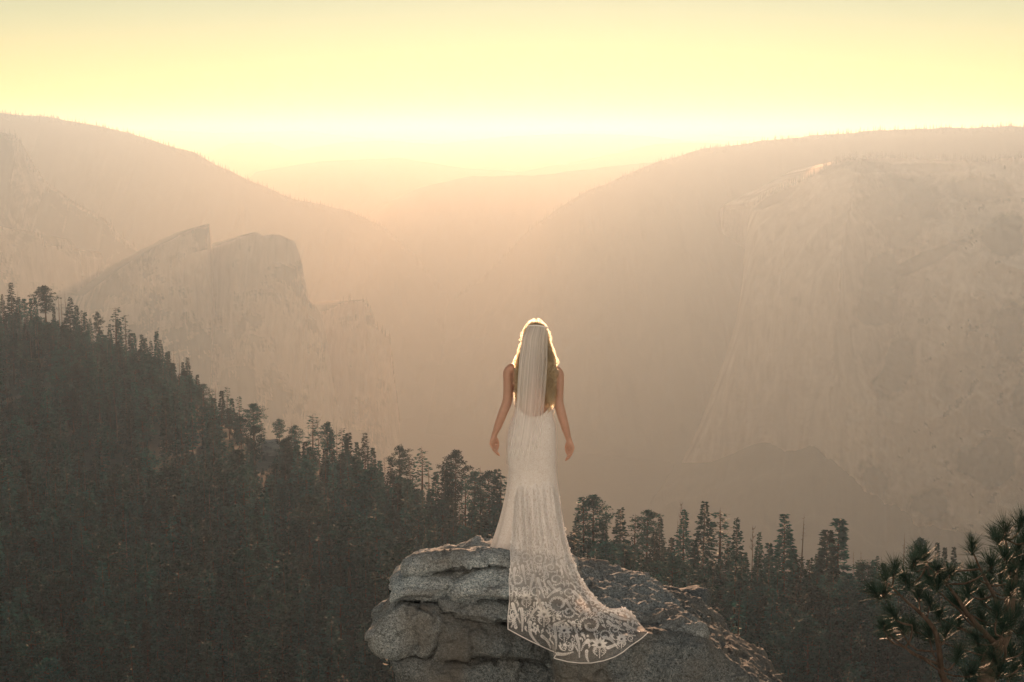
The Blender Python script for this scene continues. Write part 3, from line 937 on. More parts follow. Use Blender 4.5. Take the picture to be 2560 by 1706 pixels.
for nm, n, sp, dn in (("wooded_mountain", 1500, 60, 25), ("wooded_spur", 260, 50, 20), ("cliff_spur", 120, 30, 4), ("wooded_plateau", 1500, 60, 25), ("rock_tower", 60, 15, 2), ("great_wall", 500, 40, 0)):
    if nm in CRESTS: pts.append(along(CRESTS[nm], n, sp, dn))
P = np.concatenate(pts)
s = RNG.uniform(.45, 1.1, len(P))
instancer("ridge_woods", P, np.stack([s, s, s], -1), np.stack([s * 0, s * 0, RNG.uniform(0, 6.28, len(s))], -1), FT)

# pale granite outcrop on the left slope
def blob_rock(name, c, size, seed, mat, parent=None):
    n1, n2 = 26, 40
    th = np.linspace(0, np.pi, n1); ph = np.linspace(0, 2 * np.pi, n2, endpoint=False)
    T, Ph = np.meshgrid(th, ph, indexing='ij')
    d = np.stack([np.sin(T) * np.cos(Ph), np.sin(T) * np.sin(Ph), np.cos(T)], -1)
    r = 1 + .30 * fbm(d * 1.6 + seed, 4, seed) + .08 * fbm(d * np.array([2, 2, 14.]) + seed, 3, seed + 5)
    V = d * r[..., None] * np.array(size)
    o = link(name, new_mesh(name, V.reshape(-1, 3), grid_faces(n1, n2, True), True), mat, parent)
    o.location = c
    return o

def mat_pale():
    t = NT("pale_granite")
    vec = t.coord("Object", (1, 1, 2.5))
    t.col(t.ramp(t.noise(vec, .35, 6, .65), [(.35, (.14, .13, .12)), (.5, (.38, .36, .33)), (.7, (.55, .53, .5))]))
    t.b.inputs["Roughness"].default_value = .9
    return t.m
M_CLIFF_PALE = mat_pale()
# ------------------------------------------------------------------ the haze in the valley
def haze_box():
    x0, x1, y0, y1, z0, z1 = -27500., 27500., -3500., 34000., VALLEY_Z - 420., 150.
    V = [(x0, y0, z0), (x1, y0, z0), (x1, y1, z0), (x0, y1, z0), (x0, y0, z1), (x1, y0, z1), (x1, y1, z1), (x0, y1, z1)]
    F = [(0, 3, 2, 1), (4, 5, 6, 7), (0, 1, 5, 4), (1, 2, 6, 5), (2, 3, 7, 6), (3, 0, 4, 7)]
    m = bpy.data.materials.new("haze_air")
    m.use_nodes = True
    nt = m.node_tree
    nt.nodes.remove(nt.nodes["Principled BSDF"])
    pv = nt.nodes.new("ShaderNodeVolumePrincipled")
    pv.inputs["Color"].default_value = HAZE_COLOR
    pv.inputs["Density"].default_value = HAZE_DENSITY
    pv.inputs["Anisotropy"].default_value = HAZE_G
    pv.inputs["Density Attribute"].default_value = ""
    pv.inputs["Absorption Color"].default_value = HAZE_ABS
    nt.links.new(pv.outputs[0], nt.nodes["Material Output"].inputs["Volume"])
    o = link("haze", new_mesh("haze", V, F), m)
    return tag(o, kind="stuff")
HAZE_DENSITY = 0.00016
HAZE_COLOR = (0.345, 0.50, 0.67, 1)
HAZE_ABS = (1, 0.55, 0.03, 1)
HAZE_G = 0.43
haze_box()

# the pale bare rock showing through the trees
o = blob_rock("granite_boulder", tuple(at(676, 1140, 880 * K) + np.array([0, 4, 0.0])), (6.5, 5.0, 5.8), 4, M_CLIFF_PALE)
tag(o, "pale bare granite boulder showing among the conifers on the left slope", "rock")
# ------------------------------------------------------------------ unseen granite slope behind the camera, added to bounce sunlight onto bride and rock
def mat_fill_slope():
    t = NT("fill_slope_granite")
    vec = t.coord("Object")
    c = t.ramp(t.noise(vec, 0.6, 8, 0.65, 0.4), [(0.3, (0.45, 0.57, 0.68)), (0.55, (0.53, 0.67, 0.79)), (0.75, (0.61, 0.75, 0.84))])  # pale cool colour set to whiten the bounced fill
    t.col(c)
    t.b.inputs["Roughness"].default_value = 0.9
    t.bump(t.noise(vec, 3.0, 6, 0.65), 0.5, 0.15)
    return t.m
sx_ = np.concatenate([np.linspace(-130, -12, 50)[:-1], np.linspace(-12, 12, 60), np.linspace(12, 130, 50)[1:]])
sy_ = np.concatenate([np.linspace(-72, -6, 70)[:-1], np.linspace(-6, 2.6, 26), [2.9, 3.3, 3.8]])
SX, SY = np.meshgrid(sx_, sy_)
SZ = 1.28 + 1.5 * np.clip(-SY - 1.5, 0, None) * (1 - np.exp(-np.clip(-SY - 1.5, 0, None) / 2.5)) - 0.010 * SX ** 2 * np.clip(1 + SY / 30.0, 0, 1)
SZ += 0.10 * fbm(np.stack([SX * .5, SY * .5, SX * 0], -1), 4, 5) * np.clip(-SY, 0, 1) + 2.2 * fbm(np.stack([SX * .06, SY * .06, SX * 0], -1), 4, 15) * np.clip((-SY - 4) / 12.0, 0, 1)
SZ -= np.where(SY > 2.6, (SY - 2.6) * 7.0, 0)
me = new_mesh("fill_slope", np.stack([SX, SY, SZ], -1).reshape(-1, 3), grid_faces(len(sy_), len(sx_)), True)
tag(link("fill_slope", me, mat_fill_slope()), kind="structure")
# ------------------------------------------------------------------ the granite outcrop the bride stands on
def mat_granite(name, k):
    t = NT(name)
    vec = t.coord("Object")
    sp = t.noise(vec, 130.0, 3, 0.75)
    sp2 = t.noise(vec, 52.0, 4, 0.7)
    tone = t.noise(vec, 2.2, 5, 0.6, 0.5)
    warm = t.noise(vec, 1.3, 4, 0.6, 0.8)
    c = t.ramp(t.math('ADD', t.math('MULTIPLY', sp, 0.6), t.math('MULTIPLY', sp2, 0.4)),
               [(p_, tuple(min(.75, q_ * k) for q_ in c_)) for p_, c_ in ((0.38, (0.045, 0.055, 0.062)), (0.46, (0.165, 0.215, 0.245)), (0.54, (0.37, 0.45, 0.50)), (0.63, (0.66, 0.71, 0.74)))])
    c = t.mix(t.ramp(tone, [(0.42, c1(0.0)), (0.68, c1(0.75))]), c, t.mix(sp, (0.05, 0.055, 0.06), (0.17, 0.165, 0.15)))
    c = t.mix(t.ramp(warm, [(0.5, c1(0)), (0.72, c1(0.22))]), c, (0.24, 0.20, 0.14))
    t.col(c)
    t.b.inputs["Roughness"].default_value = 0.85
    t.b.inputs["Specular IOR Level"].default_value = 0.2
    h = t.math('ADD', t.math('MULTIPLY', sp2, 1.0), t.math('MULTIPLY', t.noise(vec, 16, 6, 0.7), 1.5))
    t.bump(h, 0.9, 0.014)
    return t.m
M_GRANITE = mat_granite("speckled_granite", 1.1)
M_GRANITE_SHADED = mat_granite("shaded_granite", 0.42)  # same granite darkened: shade of the lower front slabs put into the colour
M_GRANITE_HALF_SHADED = mat_granite("half_shaded_granite", 0.72)  # half-dark copy, lighter shade put into the colour

def remesh_copy(me, voxel, smooth_iter=0):
    o = bpy.data.objects.new("tmp", me)
    COL.objects.link(o)
    md = o.modifiers.new("r", 'REMESH'); md.mode = 'VOXEL'; md.voxel_size = voxel
    if smooth_iter:
        ms = o.modifiers.new("s", 'SMOOTH'); ms.factor = 0.5; ms.iterations = smooth_iter
    dg = bpy.context.evaluated_depsgraph_get()
    out = bpy.data.meshes.new_from_object(o.evaluated_get(dg))
    bpy.data.objects.remove(o)
    return out

def co_of(me):
    a = np.zeros(len(me.vertices) * 3, np.float32); me.vertices.foreach_get("co", a); return a.reshape(-1, 3).astype(float)
def no_of(me):
    a = np.zeros(len(me.vertices) * 3, np.float32); me.vertices.foreach_get("normal", a); return a.reshape(-1, 3).astype(float)

def facets(P, cell, seed):
    """chipped faces: every cell of a jittered grid gets its own slightly tilted plane"""
    q = P / cell
    base = np.floor(q).astype(np.int64)
    best = np.full(len(P), 1e9); out = np.zeros(len(P))
    for dx in (-1, 0, 1):
        for dy in (-1, 0, 1):
            for dz in (-1, 0, 1):
                c = base + np.array([dx, dy, dz])
                h = [hash3(c[:, 0], c[:, 1], c[:, 2], seed + k) for k in range(7)]
                ctr = c + np.stack(h[:3], -1)
                r = q - ctr
                d = (r ** 2).sum(1)
                val = (r * (np.stack(h[3:6], -1) * 2 - 1)).sum(1) * .9 + (h[6] - .5) * .9
                m = d < best
                best[m] = d[m]; out[m] = val[m]
    return out

def roughen(me, seed, big=.045, mid=.016, fine=.006, pits=0.0, chip=.020):
    P, N = co_of(me), no_of(me)
    d = big * fbm(P * 2.4 + seed, 3, seed) + mid * fbm(P * 9.0, 3, seed + 5) + fine * fbm(P * 34.0, 2, seed + 8)
    wob = P + .05 * np.stack([fbm(P * 6, 2, seed + 51), fbm(P * 6, 2, seed + 52), fbm(P * 6, 2, seed + 53)], -1)
    d += chip * facets(wob * np.array([1, 1, 1.5]), .26, seed) + chip * .45 * facets(wob, .11, seed + 60)
    if pits:
        # lumpy weathered crust: raised plates with gaps between
        r = ridged(P * np.array([6.5, 6.5, 9.0]) + .25 * fbm(P * 5, 2, seed + 2)[:, None], 3, seed + 21)
        d += pits * (np.clip(r - .55, 0, .4) * 2.2 - .35)
        d += pits * .55 * np.clip(fbm(P * 22.0, 3, seed + 31), -.2, .6)
    P = P + N * d[:, None]
    me.vertices.foreach_set("co", P.astype(np.float32).ravel())
    me.polygons.foreach_set("use_smooth", np.ones(len(me.polygons), bool))
    me.update()

def poly_resample(p, n):
    p = np.array(p, float); p = np.concatenate([p, p[:1]])
    d = np.concatenate([[0], np.cumsum(np.hypot(*np.diff(p, axis=0).T))])
    s = np.linspace(0, d[-1], n, endpoint=False)
    return np.stack([np.interp(s, d, p[:, 0]), np.interp(s, d, p[:, 1])], -1)

def slab_mesh(poly_uv, D, depth, tilt=-.28, bulge=.05, rnd=.06, n=90):
    uv = poly_resample(poly_uv, n)
    W = at_arr(uv[:, 0], uv[:, 1], D)
    p = W[:, [0, 2]]
    # inward normals in the front plane
    e = np.roll(p, -1, 0) - np.roll(p, 1, 0)
    nn = np.stack([-e[:, 1], e[:, 0]], -1); nn /= np.linalg.norm(nn, axis=1)[:, None] + 1e-9
    area = 0.5 * np.sum(p[:, 0] * np.roll(p[:, 1], -1) - np.roll(p[:, 0], -1) * p[:, 1])
    if area < 0: nn = -nn
    for _ in range(3): nn = (np.roll(nn, 1, 0) + nn + np.roll(nn, -1, 0)) / 3
    c = p.mean(0)
    rings = []
    def ring(dy, inset, s=1.0):
        q = p + nn * inset
        q = c + (q - c) * s
        rings.append(np.stack([q[:, 0], np.full(n, D + dy), q[:, 1] + tilt * max(dy, 0)], -1))
    for s in (0.02, .4, .75):
        ring(-bulge * (1 - s * s), rnd, s)
    for f in (1, .62, .34, .14, .03, 0):
        ring(rnd * 1.5 * (1 - f) ** 1.7, rnd * f)
    ring(depth * .6, 0); ring(depth, 0); ring(depth + rnd, rnd); ring(depth + rnd * 1.2, rnd, .03)
    V = np.concatenate(rings)
    F = [tuple(f) for f in grid_faces(len(rings), n, True)]
    F.append(tuple(range(n))[::-1]); F.append(tuple(range((len(rings) - 1) * n, len(rings) * n)))
    me = new_mesh("slab", V, F)
    bm = bmesh.new(); bm.from_mesh(me); bmesh.ops.recalc_face_normals(bm, faces=bm.faces); bm.to_mesh(me); bm.free()
    return me

rock = empty("granite_outcrop", (0.3, 10.0, -1.0), "grey speckled granite outcrop of rounded cracked slabs under the white bridal train", "rock")
ROCK_PARTS = []
def rock_part(me, name="slab", mat=None):
    me.name = name
    me.transform(Matrix.Translation((-0.3, -10.0, 1.0)))
    o = link(name, me, mat or M_GRANITE, rock)
    ROCK_PARTS.append(o)
    return o

SLABS = [
 ([(1003, 1412), (1012, 1403), (1045, 1391), (1085, 1379), (1118, 1372), (1165, 1378), (1230, 1377), (1300, 1384), (1390, 1392), (1440, 1410), (1440, 1442), (1300, 1437), (1230, 1429), (1165, 1427), (1132, 1430), (1092, 1440), (1085, 1447), (1020, 1448), (1006, 1436)], 9.48, 1.1, -.26, .04, .055, .005),
 ([(998, 1452), (1012, 1441), (1024, 1448), (1012, 1464), (996, 1464)], 9.50, .3, -.2, .02, .02, 0),
 ([(1085, 1448), (1100, 1441), (1132, 1432), (1170, 1429), (1275, 1431), (1275, 1446), (1180, 1446), (1130, 1460), (1108, 1457)], 9.52, .6, -.05, .02, .02, 0),
 ([(970, 1484), (976, 1472), (984, 1465), (1005, 1456), (1019, 1450), (1112, 1450), (1138, 1456), (1124, 1484), (1112, 1500), (1094, 1507), (1040, 1512), (977, 1512)], 9.40, .9, -.1, .05, .05, .004),
 ([(1110, 1486), (1115, 1470), (1132, 1457), (1160, 1441), (1187, 1433), (1300, 1434), (1400, 1440), (1440, 1480), (1400, 1522), (1205, 1512), (1154, 1516), (1125, 1511), (1114, 1502)], 9.34, .9, 0, .09, .07, 0),
 ([(1095, 1513), (1120, 1510), (1154, 1519), (1205, 1515), (1300, 1515), (1420, 1520), (1430, 1590), (1290, 1581), (1271, 1577), (1209, 1568), (1165, 1553), (1125, 1545), (1102, 1537)], 9.28, .9, 0, .05, .05, 0),
 ([(917, 1598), (944, 1575), (960, 1554), (979, 1532), (1006, 1519), (1090, 1528), (1130, 1560), (1105, 1600), (1080, 1648), (1040, 1661), (975, 1662), (930, 1643), (918, 1620)], 9.24, 1.2, -.12, .03, .05, .012),
 ([(1050, 1520), (1130, 1535), (1209, 1560), (1300, 1580), (1400, 1600), (1440, 1680), (1253, 1658), (1198, 1654), (1110, 1662), (1066, 1650)], 9.30, .9, 0, .10, .04, .006),
 ([(975, 1655), (1068, 1654), (1110, 1669), (1198, 1661), (1253, 1665), (1397, 1681), (1450, 1684), (1450, 1830), (1012, 1830), (990, 1704)], 9.22, 1.2, 0, .06, .035, .005),
 ([(1380, 1600), (1500, 1592), (1620, 1590), (1690, 1593), (1745, 1601), (1766, 1603), (1800, 1640), (1870, 1688), (1915, 1712), (1990, 1760), (2010, 1850), (1395, 1850), (1385, 1700)], 8.86, 1.3, -.10, .12, .06, .014),
 ([(1600, 1500), (1640, 1468), (1662, 1468), (1700, 1482), (1750, 1502), (1790, 1532), (1815, 1572), (1832, 1622), (1870, 1672), (1900, 1720), (1900, 1850), (1600, 1850)], 10.35, .9, -.3, .10, .07, .030),
]
for k, (poly, D, dp, tilt, bl, rd, pits) in enumerate(SLABS):
    raw = slab_mesh(poly, D, dp, tilt, bl, rd)
    me = remesh_copy(raw, 0.014)
    roughen(me, 100 + k * 7, big=.03, mid=.014, fine=.006, pits=pits, chip=.034 if k in (6, 7, 8, 9) else .024)
    rock_part(me, "slab", M_GRANITE_SHADED if k in (7, 8, 9, 10) else M_GRANITE_HALF_SHADED if k in (5, 6) else M_GRANITE)

def dome():
    us = np.linspace(1340, 1752, 90)
    S = np.array([(1340, 1386), (1400, 1394), (1440, 1401), (1480, 1409), (1545, 1418), (1600, 1434), (1640, 1460), (1670, 1490), (1700, 1520), (1730, 1555), (1752, 1584)], float)
    Fv = np.array([(1340, 1500), (1400, 1540), (1500, 1566), (1620, 1582), (1700, 1586), (1752, 1589)], float)
    m = 60
    t = np.linspace(0, 1, m)
    rows = []
    Db = np.interp(us, [1340, 1500, 1640, 1752], [10.5, 10.6, 10.3, 9.35]); Df = np.interp(us, [1340, 1400, 1752], [9.3, 9.12, 9.0])
    a = at_arr(us, np.interp(us, S[:, 0], S[:, 1]), Db); b = at_arr(us, np.interp(us, Fv[:, 0], Fv[:, 1]), Df)
    back = a.copy(); back[:, 1] += .55; back[:, 2] -= .28
    bot = back.copy(); bot[:, 2] = -2.4
    bfr = b.copy(); bfr[:, 2] -= .02; bfr[:, 1] += .03
    fb = b.copy(); fb[:, 2] = -2.4; fb[:, 1] += .35
    rows = [bot, back]
    for k in t:
        p = a * (1 - k) + b * k
        p[:, 2] += .045 * np.sin(np.pi * k)
        rows.append(p)
    rows += [bfr, fb]
    V = np.stack(rows)
    r, c = V.shape[:2]
    F = [tuple(f) for f in grid_faces(r, c)]
    # ends and underside
    F.append(tuple(i * c for i in range(r))); F.append(tuple(i * c + c - 1 for i in range(r))[::-1])
    F += [(j, j + 1, (r - 1) * c + j + 1, (r - 1) * c + j) for j in range(c - 1)]
    me = new_mesh("slab", V.reshape(-1, 3), F)
    bm = bmesh.new(); bm.from_mesh(me); bmesh.ops.recalc_face_normals(bm, faces=bm.faces); bm.to_mesh(me); bm.free()
    me = remesh_copy(me, 0.013)
    roughen(me, 333, big=.05, mid=.02, fine=.007, pits=.036)
    rock_part(me, "slab", M_GRANITE_HALF_SHADED)
dome()
def base_block():
    V = np.array([(x, y, z) for z in (-6.5, -.75) for y in (9.62, 11.4) for x in (-.62, 1.55)], float)
    V[:4, 0] *= 1.7; V[:4, 1] = np.where(V[:4, 1] < 10, 9.0, 13)
    F = [(0, 1, 3, 2), (4, 6, 7, 5), (0, 4, 5, 1), (2, 3, 7, 6), (0, 2, 6, 4), (1, 5, 7, 3)]
    me = new_mesh("base", V, F)
    bm = bmesh.new(); bm.from_mesh(me); bmesh.ops.recalc_face_normals(bm, faces=bm.faces); bm.to_mesh(me); bm.free()
    me = remesh_copy(me, 0.05, 3)
    roughen(me, 555, big=.12, mid=.05, fine=.0)
    rock_part(me, "base", M_GRANITE_SHADED)
base_block()

ROCK_V, ROCK_F, off = [], [], 0
for o in ROCK_PARTS:
    v = co_of(o.data) + np.array([.3, 10., -1.])
    f = np.zeros(len(o.data.loops), np.int32); o.data.loops.foreach_get("vertex_index", f)
    ln = np.zeros(len(o.data.polygons), np.int32); o.data.polygons.foreach_get("loop_total", ln)
    if (ln == 4).all(): fs = f.reshape(-1, 4) + off
    else: fs = [[i + off for i in p.vertices] for p in o.data.polygons]
    ROCK_V.append(v); ROCK_F.extend(fs.tolist() if hasattr(fs, "tolist") else fs); off += len(v)
ROCK_BVH = BVHTree.FromPolygons(np.concatenate(ROCK_V).tolist(), ROCK_F)
CAM_POS = Vector((0, 0, CAM_Z))
def rock_hit(u, v):
    d = Vector(at(u, v, 1.0)) - CAM_POS
    h = ROCK_BVH.ray_cast(CAM_POS, d.normalized(), 40)
    return h[0].y if h[0] is not None else None
def rock_top(x, y):
    h = ROCK_BVH.ray_cast(Vector((x, y, 3.0)), Vector((0, 0, -1)), 20)
    return h[0].z if h[0] is not None else -3.0
# ------------------------------------------------------------------ the bride
BD = 9.80                                   # how far ahead she stands
feet = at(1331, 1392, BD)
feet[2] = 0.0
bride = empty("person", feet, "bride seen from behind in white lace gown with long train and veil on the rock", "person")
FEET = Vector(feet)
def child(name, me, mat, parent=bride):
    if me is not None and parent is bride:
        me.transform(Matrix.Translation(-FEET))
    return link(name, me, mat, parent)

def mat_skin():
    t = NT("skin")
    n = t.noise(t.coord("Object"), 30, 4, 0.6)
    t.col(t.mix(n, (0.40, 0.245, 0.185), (0.50, 0.325, 0.255)))
    t.b.inputs["Roughness"].default_value = 0.48
    t.b.inputs["Subsurface Weight"].default_value = 0.25
    t.b.inputs["Subsurface Radius"].default_value = (0.03, 0.012, 0.006)
    t.b.inputs["Subsurface Scale"].default_value = 0.6
    return t.m
M_SKIN = mat_skin()

def closed_tube(s, path, radii, sides=14, flat=None, nref=None):
    """lofted tube with elliptical sections; radii (a, b) per point, nref fixes the a axis"""
    path = np.asarray(path, float)
    tan = np.gradient(path, axis=0); tan /= np.linalg.norm(tan, axis=1)[:, None] + 1e-9
    rings = []
    ang = np.linspace(0, 2 * np.pi, sides, endpoint=False)
    for k in range(len(path)):
        a = np.array(nref, float); a = a - tan[k] * np.dot(a, tan[k]); a /= np.linalg.norm(a)
        b = np.cross(tan[k], a)
        ra, rb = radii[k]
        rings.append(path[k] + np.cos(ang)[:, None] * a * ra + np.sin(ang)[:, None] * b * rb)
    # rounded ends
    e0 = path[0] - tan[0] * radii[0][1] * .7; e1 = path[-1] + tan[-1] * radii[-1][1] * .8
    rings = [e0 + (rings[0] - path[0]) * .05, path[0] - tan[0] * radii[0][1] * .45 + (rings[0] - path[0]) * .7] + rings + \
            [path[-1] + tan[-1] * radii[-1][1] * .5 + (rings[-1] - path[-1]) * .7, e1 + (rings[-1] - path[-1]) * .05]
    V = np.concatenate(rings)
    F = [tuple(f) for f in grid_faces(len(rings), sides, True)]
    F.append(tuple(range(sides))[::-1]); F.append(tuple(range((len(rings) - 1) * sides, len(rings) * sides)))
    s.add(V, F)

def smooth_path(pts, n):
    p = np.array(pts, float)
    d = np.linspace(0, 1, len(p)); q = np.linspace(0, 1, n)
    # Catmull-Rom
    out = []
    for t in q:
        x = t * (len(p) - 1); i = min(int(x), len(p) - 2); f = x - i
        p0, p1, p2, p3 = p[max(i - 1, 0)], p[i], p[i + 1], p[min(i + 2, len(p) - 1)]
        out.append(0.5 * (2 * p1 + (p2 - p0) * f + (2 * p0 - 5 * p1 + 4 * p2 - p3) * f * f + (3 * p1 - p0 - 3 * p2 + p3) * f ** 3))
    return np.array(out)

def make_body():
    s = Soup()
    X = np.array([1.0, 0, 0])
    T = [(886, 1322, 1360, .052), (900, 1321, 1361, .054), (908, 1312, 1370, .060), (917, 1290, 1392, .068), (930, 1278, 1401, .082), (955, 1283, 1392, .100),
         (990, 1289, 1382, .108), (1030, 1294, 1376, .096), (1060, 1282, 1385, .104), (1100, 1272, 1388, .118), (1150, 1275, 1386, .116), (1200, 1282, 1382, .10)]
    path, rad = [], []
    for v, a, b, dp in T:
        pa, pb = at(a, v, BD), at(b, v, BD)
        path.append((pa + pb) / 2); rad.append(((pb[0] - pa[0]) / 2, dp))
    path = smooth_path(path, 34); rad = smooth_path(rad, 34)
    closed_tube(s, path[::-1], rad[::-1], 28, nref=X)
    # neck and head, facing away towards the valley
    hc = at(1340, 846, BD)
    closed_tube(s, [at(1341, 915, BD), at(1340, 893, BD + .005), at(1340, 868, BD + .02)], [(.055, .055), (.047, .05), (.047, .052)], 16, nref=X)
    th = np.linspace(0, np.pi, 22); ph = np.linspace(0, 2 * np.pi, 28, endpoint=False)
    A, B = np.meshgrid(th, ph, indexing='ij')
    d = np.stack([np.sin(A) * np.cos(B), np.sin(A) * np.sin(B), np.cos(A)], -1)
    low = np.clip(-d[..., 2], 0, 1)
    face = np.clip(d[..., 1], 0, 1)
    V = d * np.array([.074, .094, .112])
    V[..., 0] *= 1 - .28 * low ** 1.3
    V[..., 1] += .018 * face * low                                    # jaw and chin
    V[..., 1] -= .010 * np.exp(-((d[..., 0] / .3) ** 2 + ((d[..., 2] + .02) / .12) ** 2)) * face   # brow hollow
    hd = hc + V
    s.add(hd.reshape(-1, 3), [tuple(f) for f in grid_faces(22, 28, True)])
    # nose, lips, brows, ears
    closed_tube(s, [hc + np.array([0, .088, .012]), hc + np.array([0, .104, -.018]), hc + np.array([0, .108, -.030])], [(.008, .008), (.011, .010), (.013, .010)], 10, nref=X)
    for z, r in ((-.056, .006), (-.066, .007)):
        closed_tube(s, [hc + np.array([-.022, .090, z]), hc + np.array([0, .100, z]), hc + np.array([.022, .090, z])], [(.004, .004), (r, r), (.004, .004)], 8, nref=(0, 0, 1))
    for sx in (-1, 1):
        closed_tube(s, [hc + np.array([sx * .014, .088, .022]), hc + np.array([sx * .048, .076, .024])], [(.006, .006), (.005, .005)], 8, nref=(0, 0, 1))
        closed_tube(s, [hc + np.array([sx * .030, .078, .004])] + [hc + np.array([sx * .034, .079, .004])], [(.011, .009), (.011, .009)], 10, nref=(0, 0, 1))
        closed_tube(s, [hc + np.array([sx * .074, .0, .012]), hc + np.array([sx * .079, -.004, -.008]), hc + np.array([sx * .074, .004, -.030])], [(.008, .014), (.010, .016), (.007, .009)], 10, nref=X)
    # arms
    AL = [(1283, 921, 0.0), (1271, 930, .0), (1271, 960, .0), (1269, 1000, -.005), (1258, 1031, -.010), (1247, 1060, 0.0), (1237, 1086, .015)]
    AR = [(1386, 926, 0.0), (1397, 936, .0), (1397, 965, .0), (1396, 1003, -.005), (1404, 1036, -.010), (1413, 1068, 0.0), (1421, 1097, .015)]
    R = [(.040, .042), (.036, .043), (.036, .042), (.035, .037), (.033, .034), (.029, .030), (.0195, .022)]
    for arm in (AL, AR):
        P = smooth_path([at(u, v, BD + dy) for u, v, dy in arm], 24)
        closed_tube(s, P, smooth_path(R, 24), 16, nref=X)
    # hands: palm, four fingers of unequal length, thumb; relaxed, curling in
    def hand(w, kn, inner, curl):
        """w wrist, kn knuckle row centre (points in the place), inner = +1/-1 direction of the body in x"""
        w, kn = np.array(w), np.array(kn)
        across = np.array([inner * .50, .86, 0.05]); across /= np.linalg.norm(across)
        ax = (kn - w) / np.linalg.norm(kn - w)
        across -= ax * np.dot(across, ax); across /= np.linalg.norm(across)
        palm_n = np.cross(ax, across); palm_n *= np.sign(np.dot(palm_n, np.array([inner, -.55, 0])))
        closed_tube(s, [w - ax * .01, w + ax * .02, w + (kn - w) * .6, kn - ax * .004], [(.022, .0195), (.027, .019), (.037, .0165), (.037, .0135)], 16, nref=across)
        L = [(.040, .026, .019), (.046, .030, .021), (.043, .028, .020), (.034, .021, .017)]
        for i in range(4):
            o = kn + across * (.027 - .018 * i) - ax * (.006 if i in (0, 3) else 0.0)
            rr = (.0088, .0091, .0087, .0076)[i]
            pts = [o - ax * .022, o]
            ang = curl[i]
            p = o; a = .25 + .05 * i
            for j, l in enumerate(L[i]):
                a += ang * (.55, .9, .7)[j]
                dirv = ax * math.cos(a) + palm_n * math.sin(a)
                p = p + dirv * l
                pts.append(p)
            closed_tube(s, pts, [(rr, rr), (rr * 1.05, rr * 1.05), (rr * .98, rr * .98), (rr * .86, rr * .86), (rr * .68, rr * .68)], 10, nref=across)
        o = w + ax * .028 + across * .024 + palm_n * .008
        pts = [o - across * .01, o + across * .012 + ax * .026 + palm_n * .012, o + across * .016 + ax * .054 + palm_n * .018, o + across * .012 + ax * .078 + palm_n * .022]
        closed_tube(s, pts, [(.015, .015), (.0115, .0115), (.0098, .0098), (.007, .007)], 10, nref=palm_n)
    hand(at(1236.5, 1086, BD + .015), at(1230.5, 1112, BD + .012), 1, (.42, .5, .55, .6))
    hand(at(1421.5, 1097, BD + .015), at(1430, 1123, BD + .012), -1, (.42, .5, .55, .6))
    # legs and shoes under the skirt
    for sx, uu in ((-1, 1312), (1, 1352)):
        hip = at(uu, 1160, BD); 
        x0 = hip[0]; fx = feet[0] + sx * .06
        zf = rock_top(fx, BD) 
        P = [(x0, BD, hip[2] + .05), (x0, BD + .01, hip[2] - .15), ((x0 + fx) / 2, BD + .015, hip[2] - .38), (fx, BD - .01, zf + .30), (fx, BD - .015, zf + .10), (fx, BD, zf + .045)]
        closed_tube(s, smooth_path(P, 16), smooth_path([(.078, .085), (.068, .075), (.05, .055), (.047, .05), (.032, .035), (.035, .04)], 16), 14, nref=X)
        closed_tube(s, [(fx, BD - .05, zf + .035), (fx, BD + .05, zf + .035), (fx + sx * .01, BD + .15, zf + .02)], [(.030, .032), (.040, .03), (.03, .016)], 12, nref=X)
    me = s.mesh("body")
    bm = bmesh.new(); bm.from_mesh(me); bmesh.ops.recalc_face_normals(bm, faces=bm.faces); bm.to_mesh(me); bm.free()
    out = remesh_copy(me, 0.0042, 3)
    out.polygons.foreach_set("use_smooth", np.ones(len(out.polygons), bool))
    out.name = "body"
    return out
child("body", make_body(), M_SKIN)

# ------------------------------------------------------------------ gown
def mat_gown(name, transl, lace):
    t = NT(name)
    c = (0.80, 0.765, 0.74)
    vec = t.coord("Object")
    if lace:
        fine = t.noise(vec, 70, 5, 0.7, 1.8)
        col = t.ramp(fine, [(0.36, (0.64, 0.61, 0.59)), (0.47, (0.76, 0.755, 0.75)), (0.6, (0.86, 0.875, 0.885))])
        t.bump(fine, 0.3, 0.005)
    else:
        col = t.ramp(t.noise(vec, 120, 3, 0.6), [(0.3, (0.86, 0.88, 0.90)), (0.7, (0.91, 0.92, 0.93))])
    t.col(col)
    t.b.inputs["Roughness"].default_value = 0.65
    t.b.inputs["Sheen Weight"].default_value = 0.25
    tr = t.node("ShaderNodeBsdfTranslucent")
    tr.inputs["Color"].default_value = (0.86, 0.80, 0.76, 1)
    mx = t.node("ShaderNodeMixShader"); mx.inputs[0].default_value = transl
    t.link(t.b.outputs[0], mx.inputs[1]); t.link(tr.outputs[0], mx.inputs[2])
    at_ = t.node("ShaderNodeAttribute", attribute_name="opacity")
    tp = t.node("ShaderNodeBsdfTransparent")
    m2 = t.node("ShaderNodeMixShader")
    t.link(at_.outputs["Fac"], m2.inputs[0]); t.link(tp.outputs[0], m2.inputs[1]); t.link(mx.outputs[0], m2.inputs[2])
    t.link(m2.outputs[0], t.out.inputs["Surface"])
    return t.m
M_GOWN = mat_gown("white_lace_over_lining", 0.18, True)
M_TRAIN = mat_gown("sheer_net", 0.30, True)
M_LACE = mat_gown("white_lace_motif", 0.18, False)

def set_opacity(me, val):
    a = me.attributes.new("opacity", 'FLOAT', 'POINT')
    a.data.foreach_set("value", np.asarray(val, np.float32).ravel())

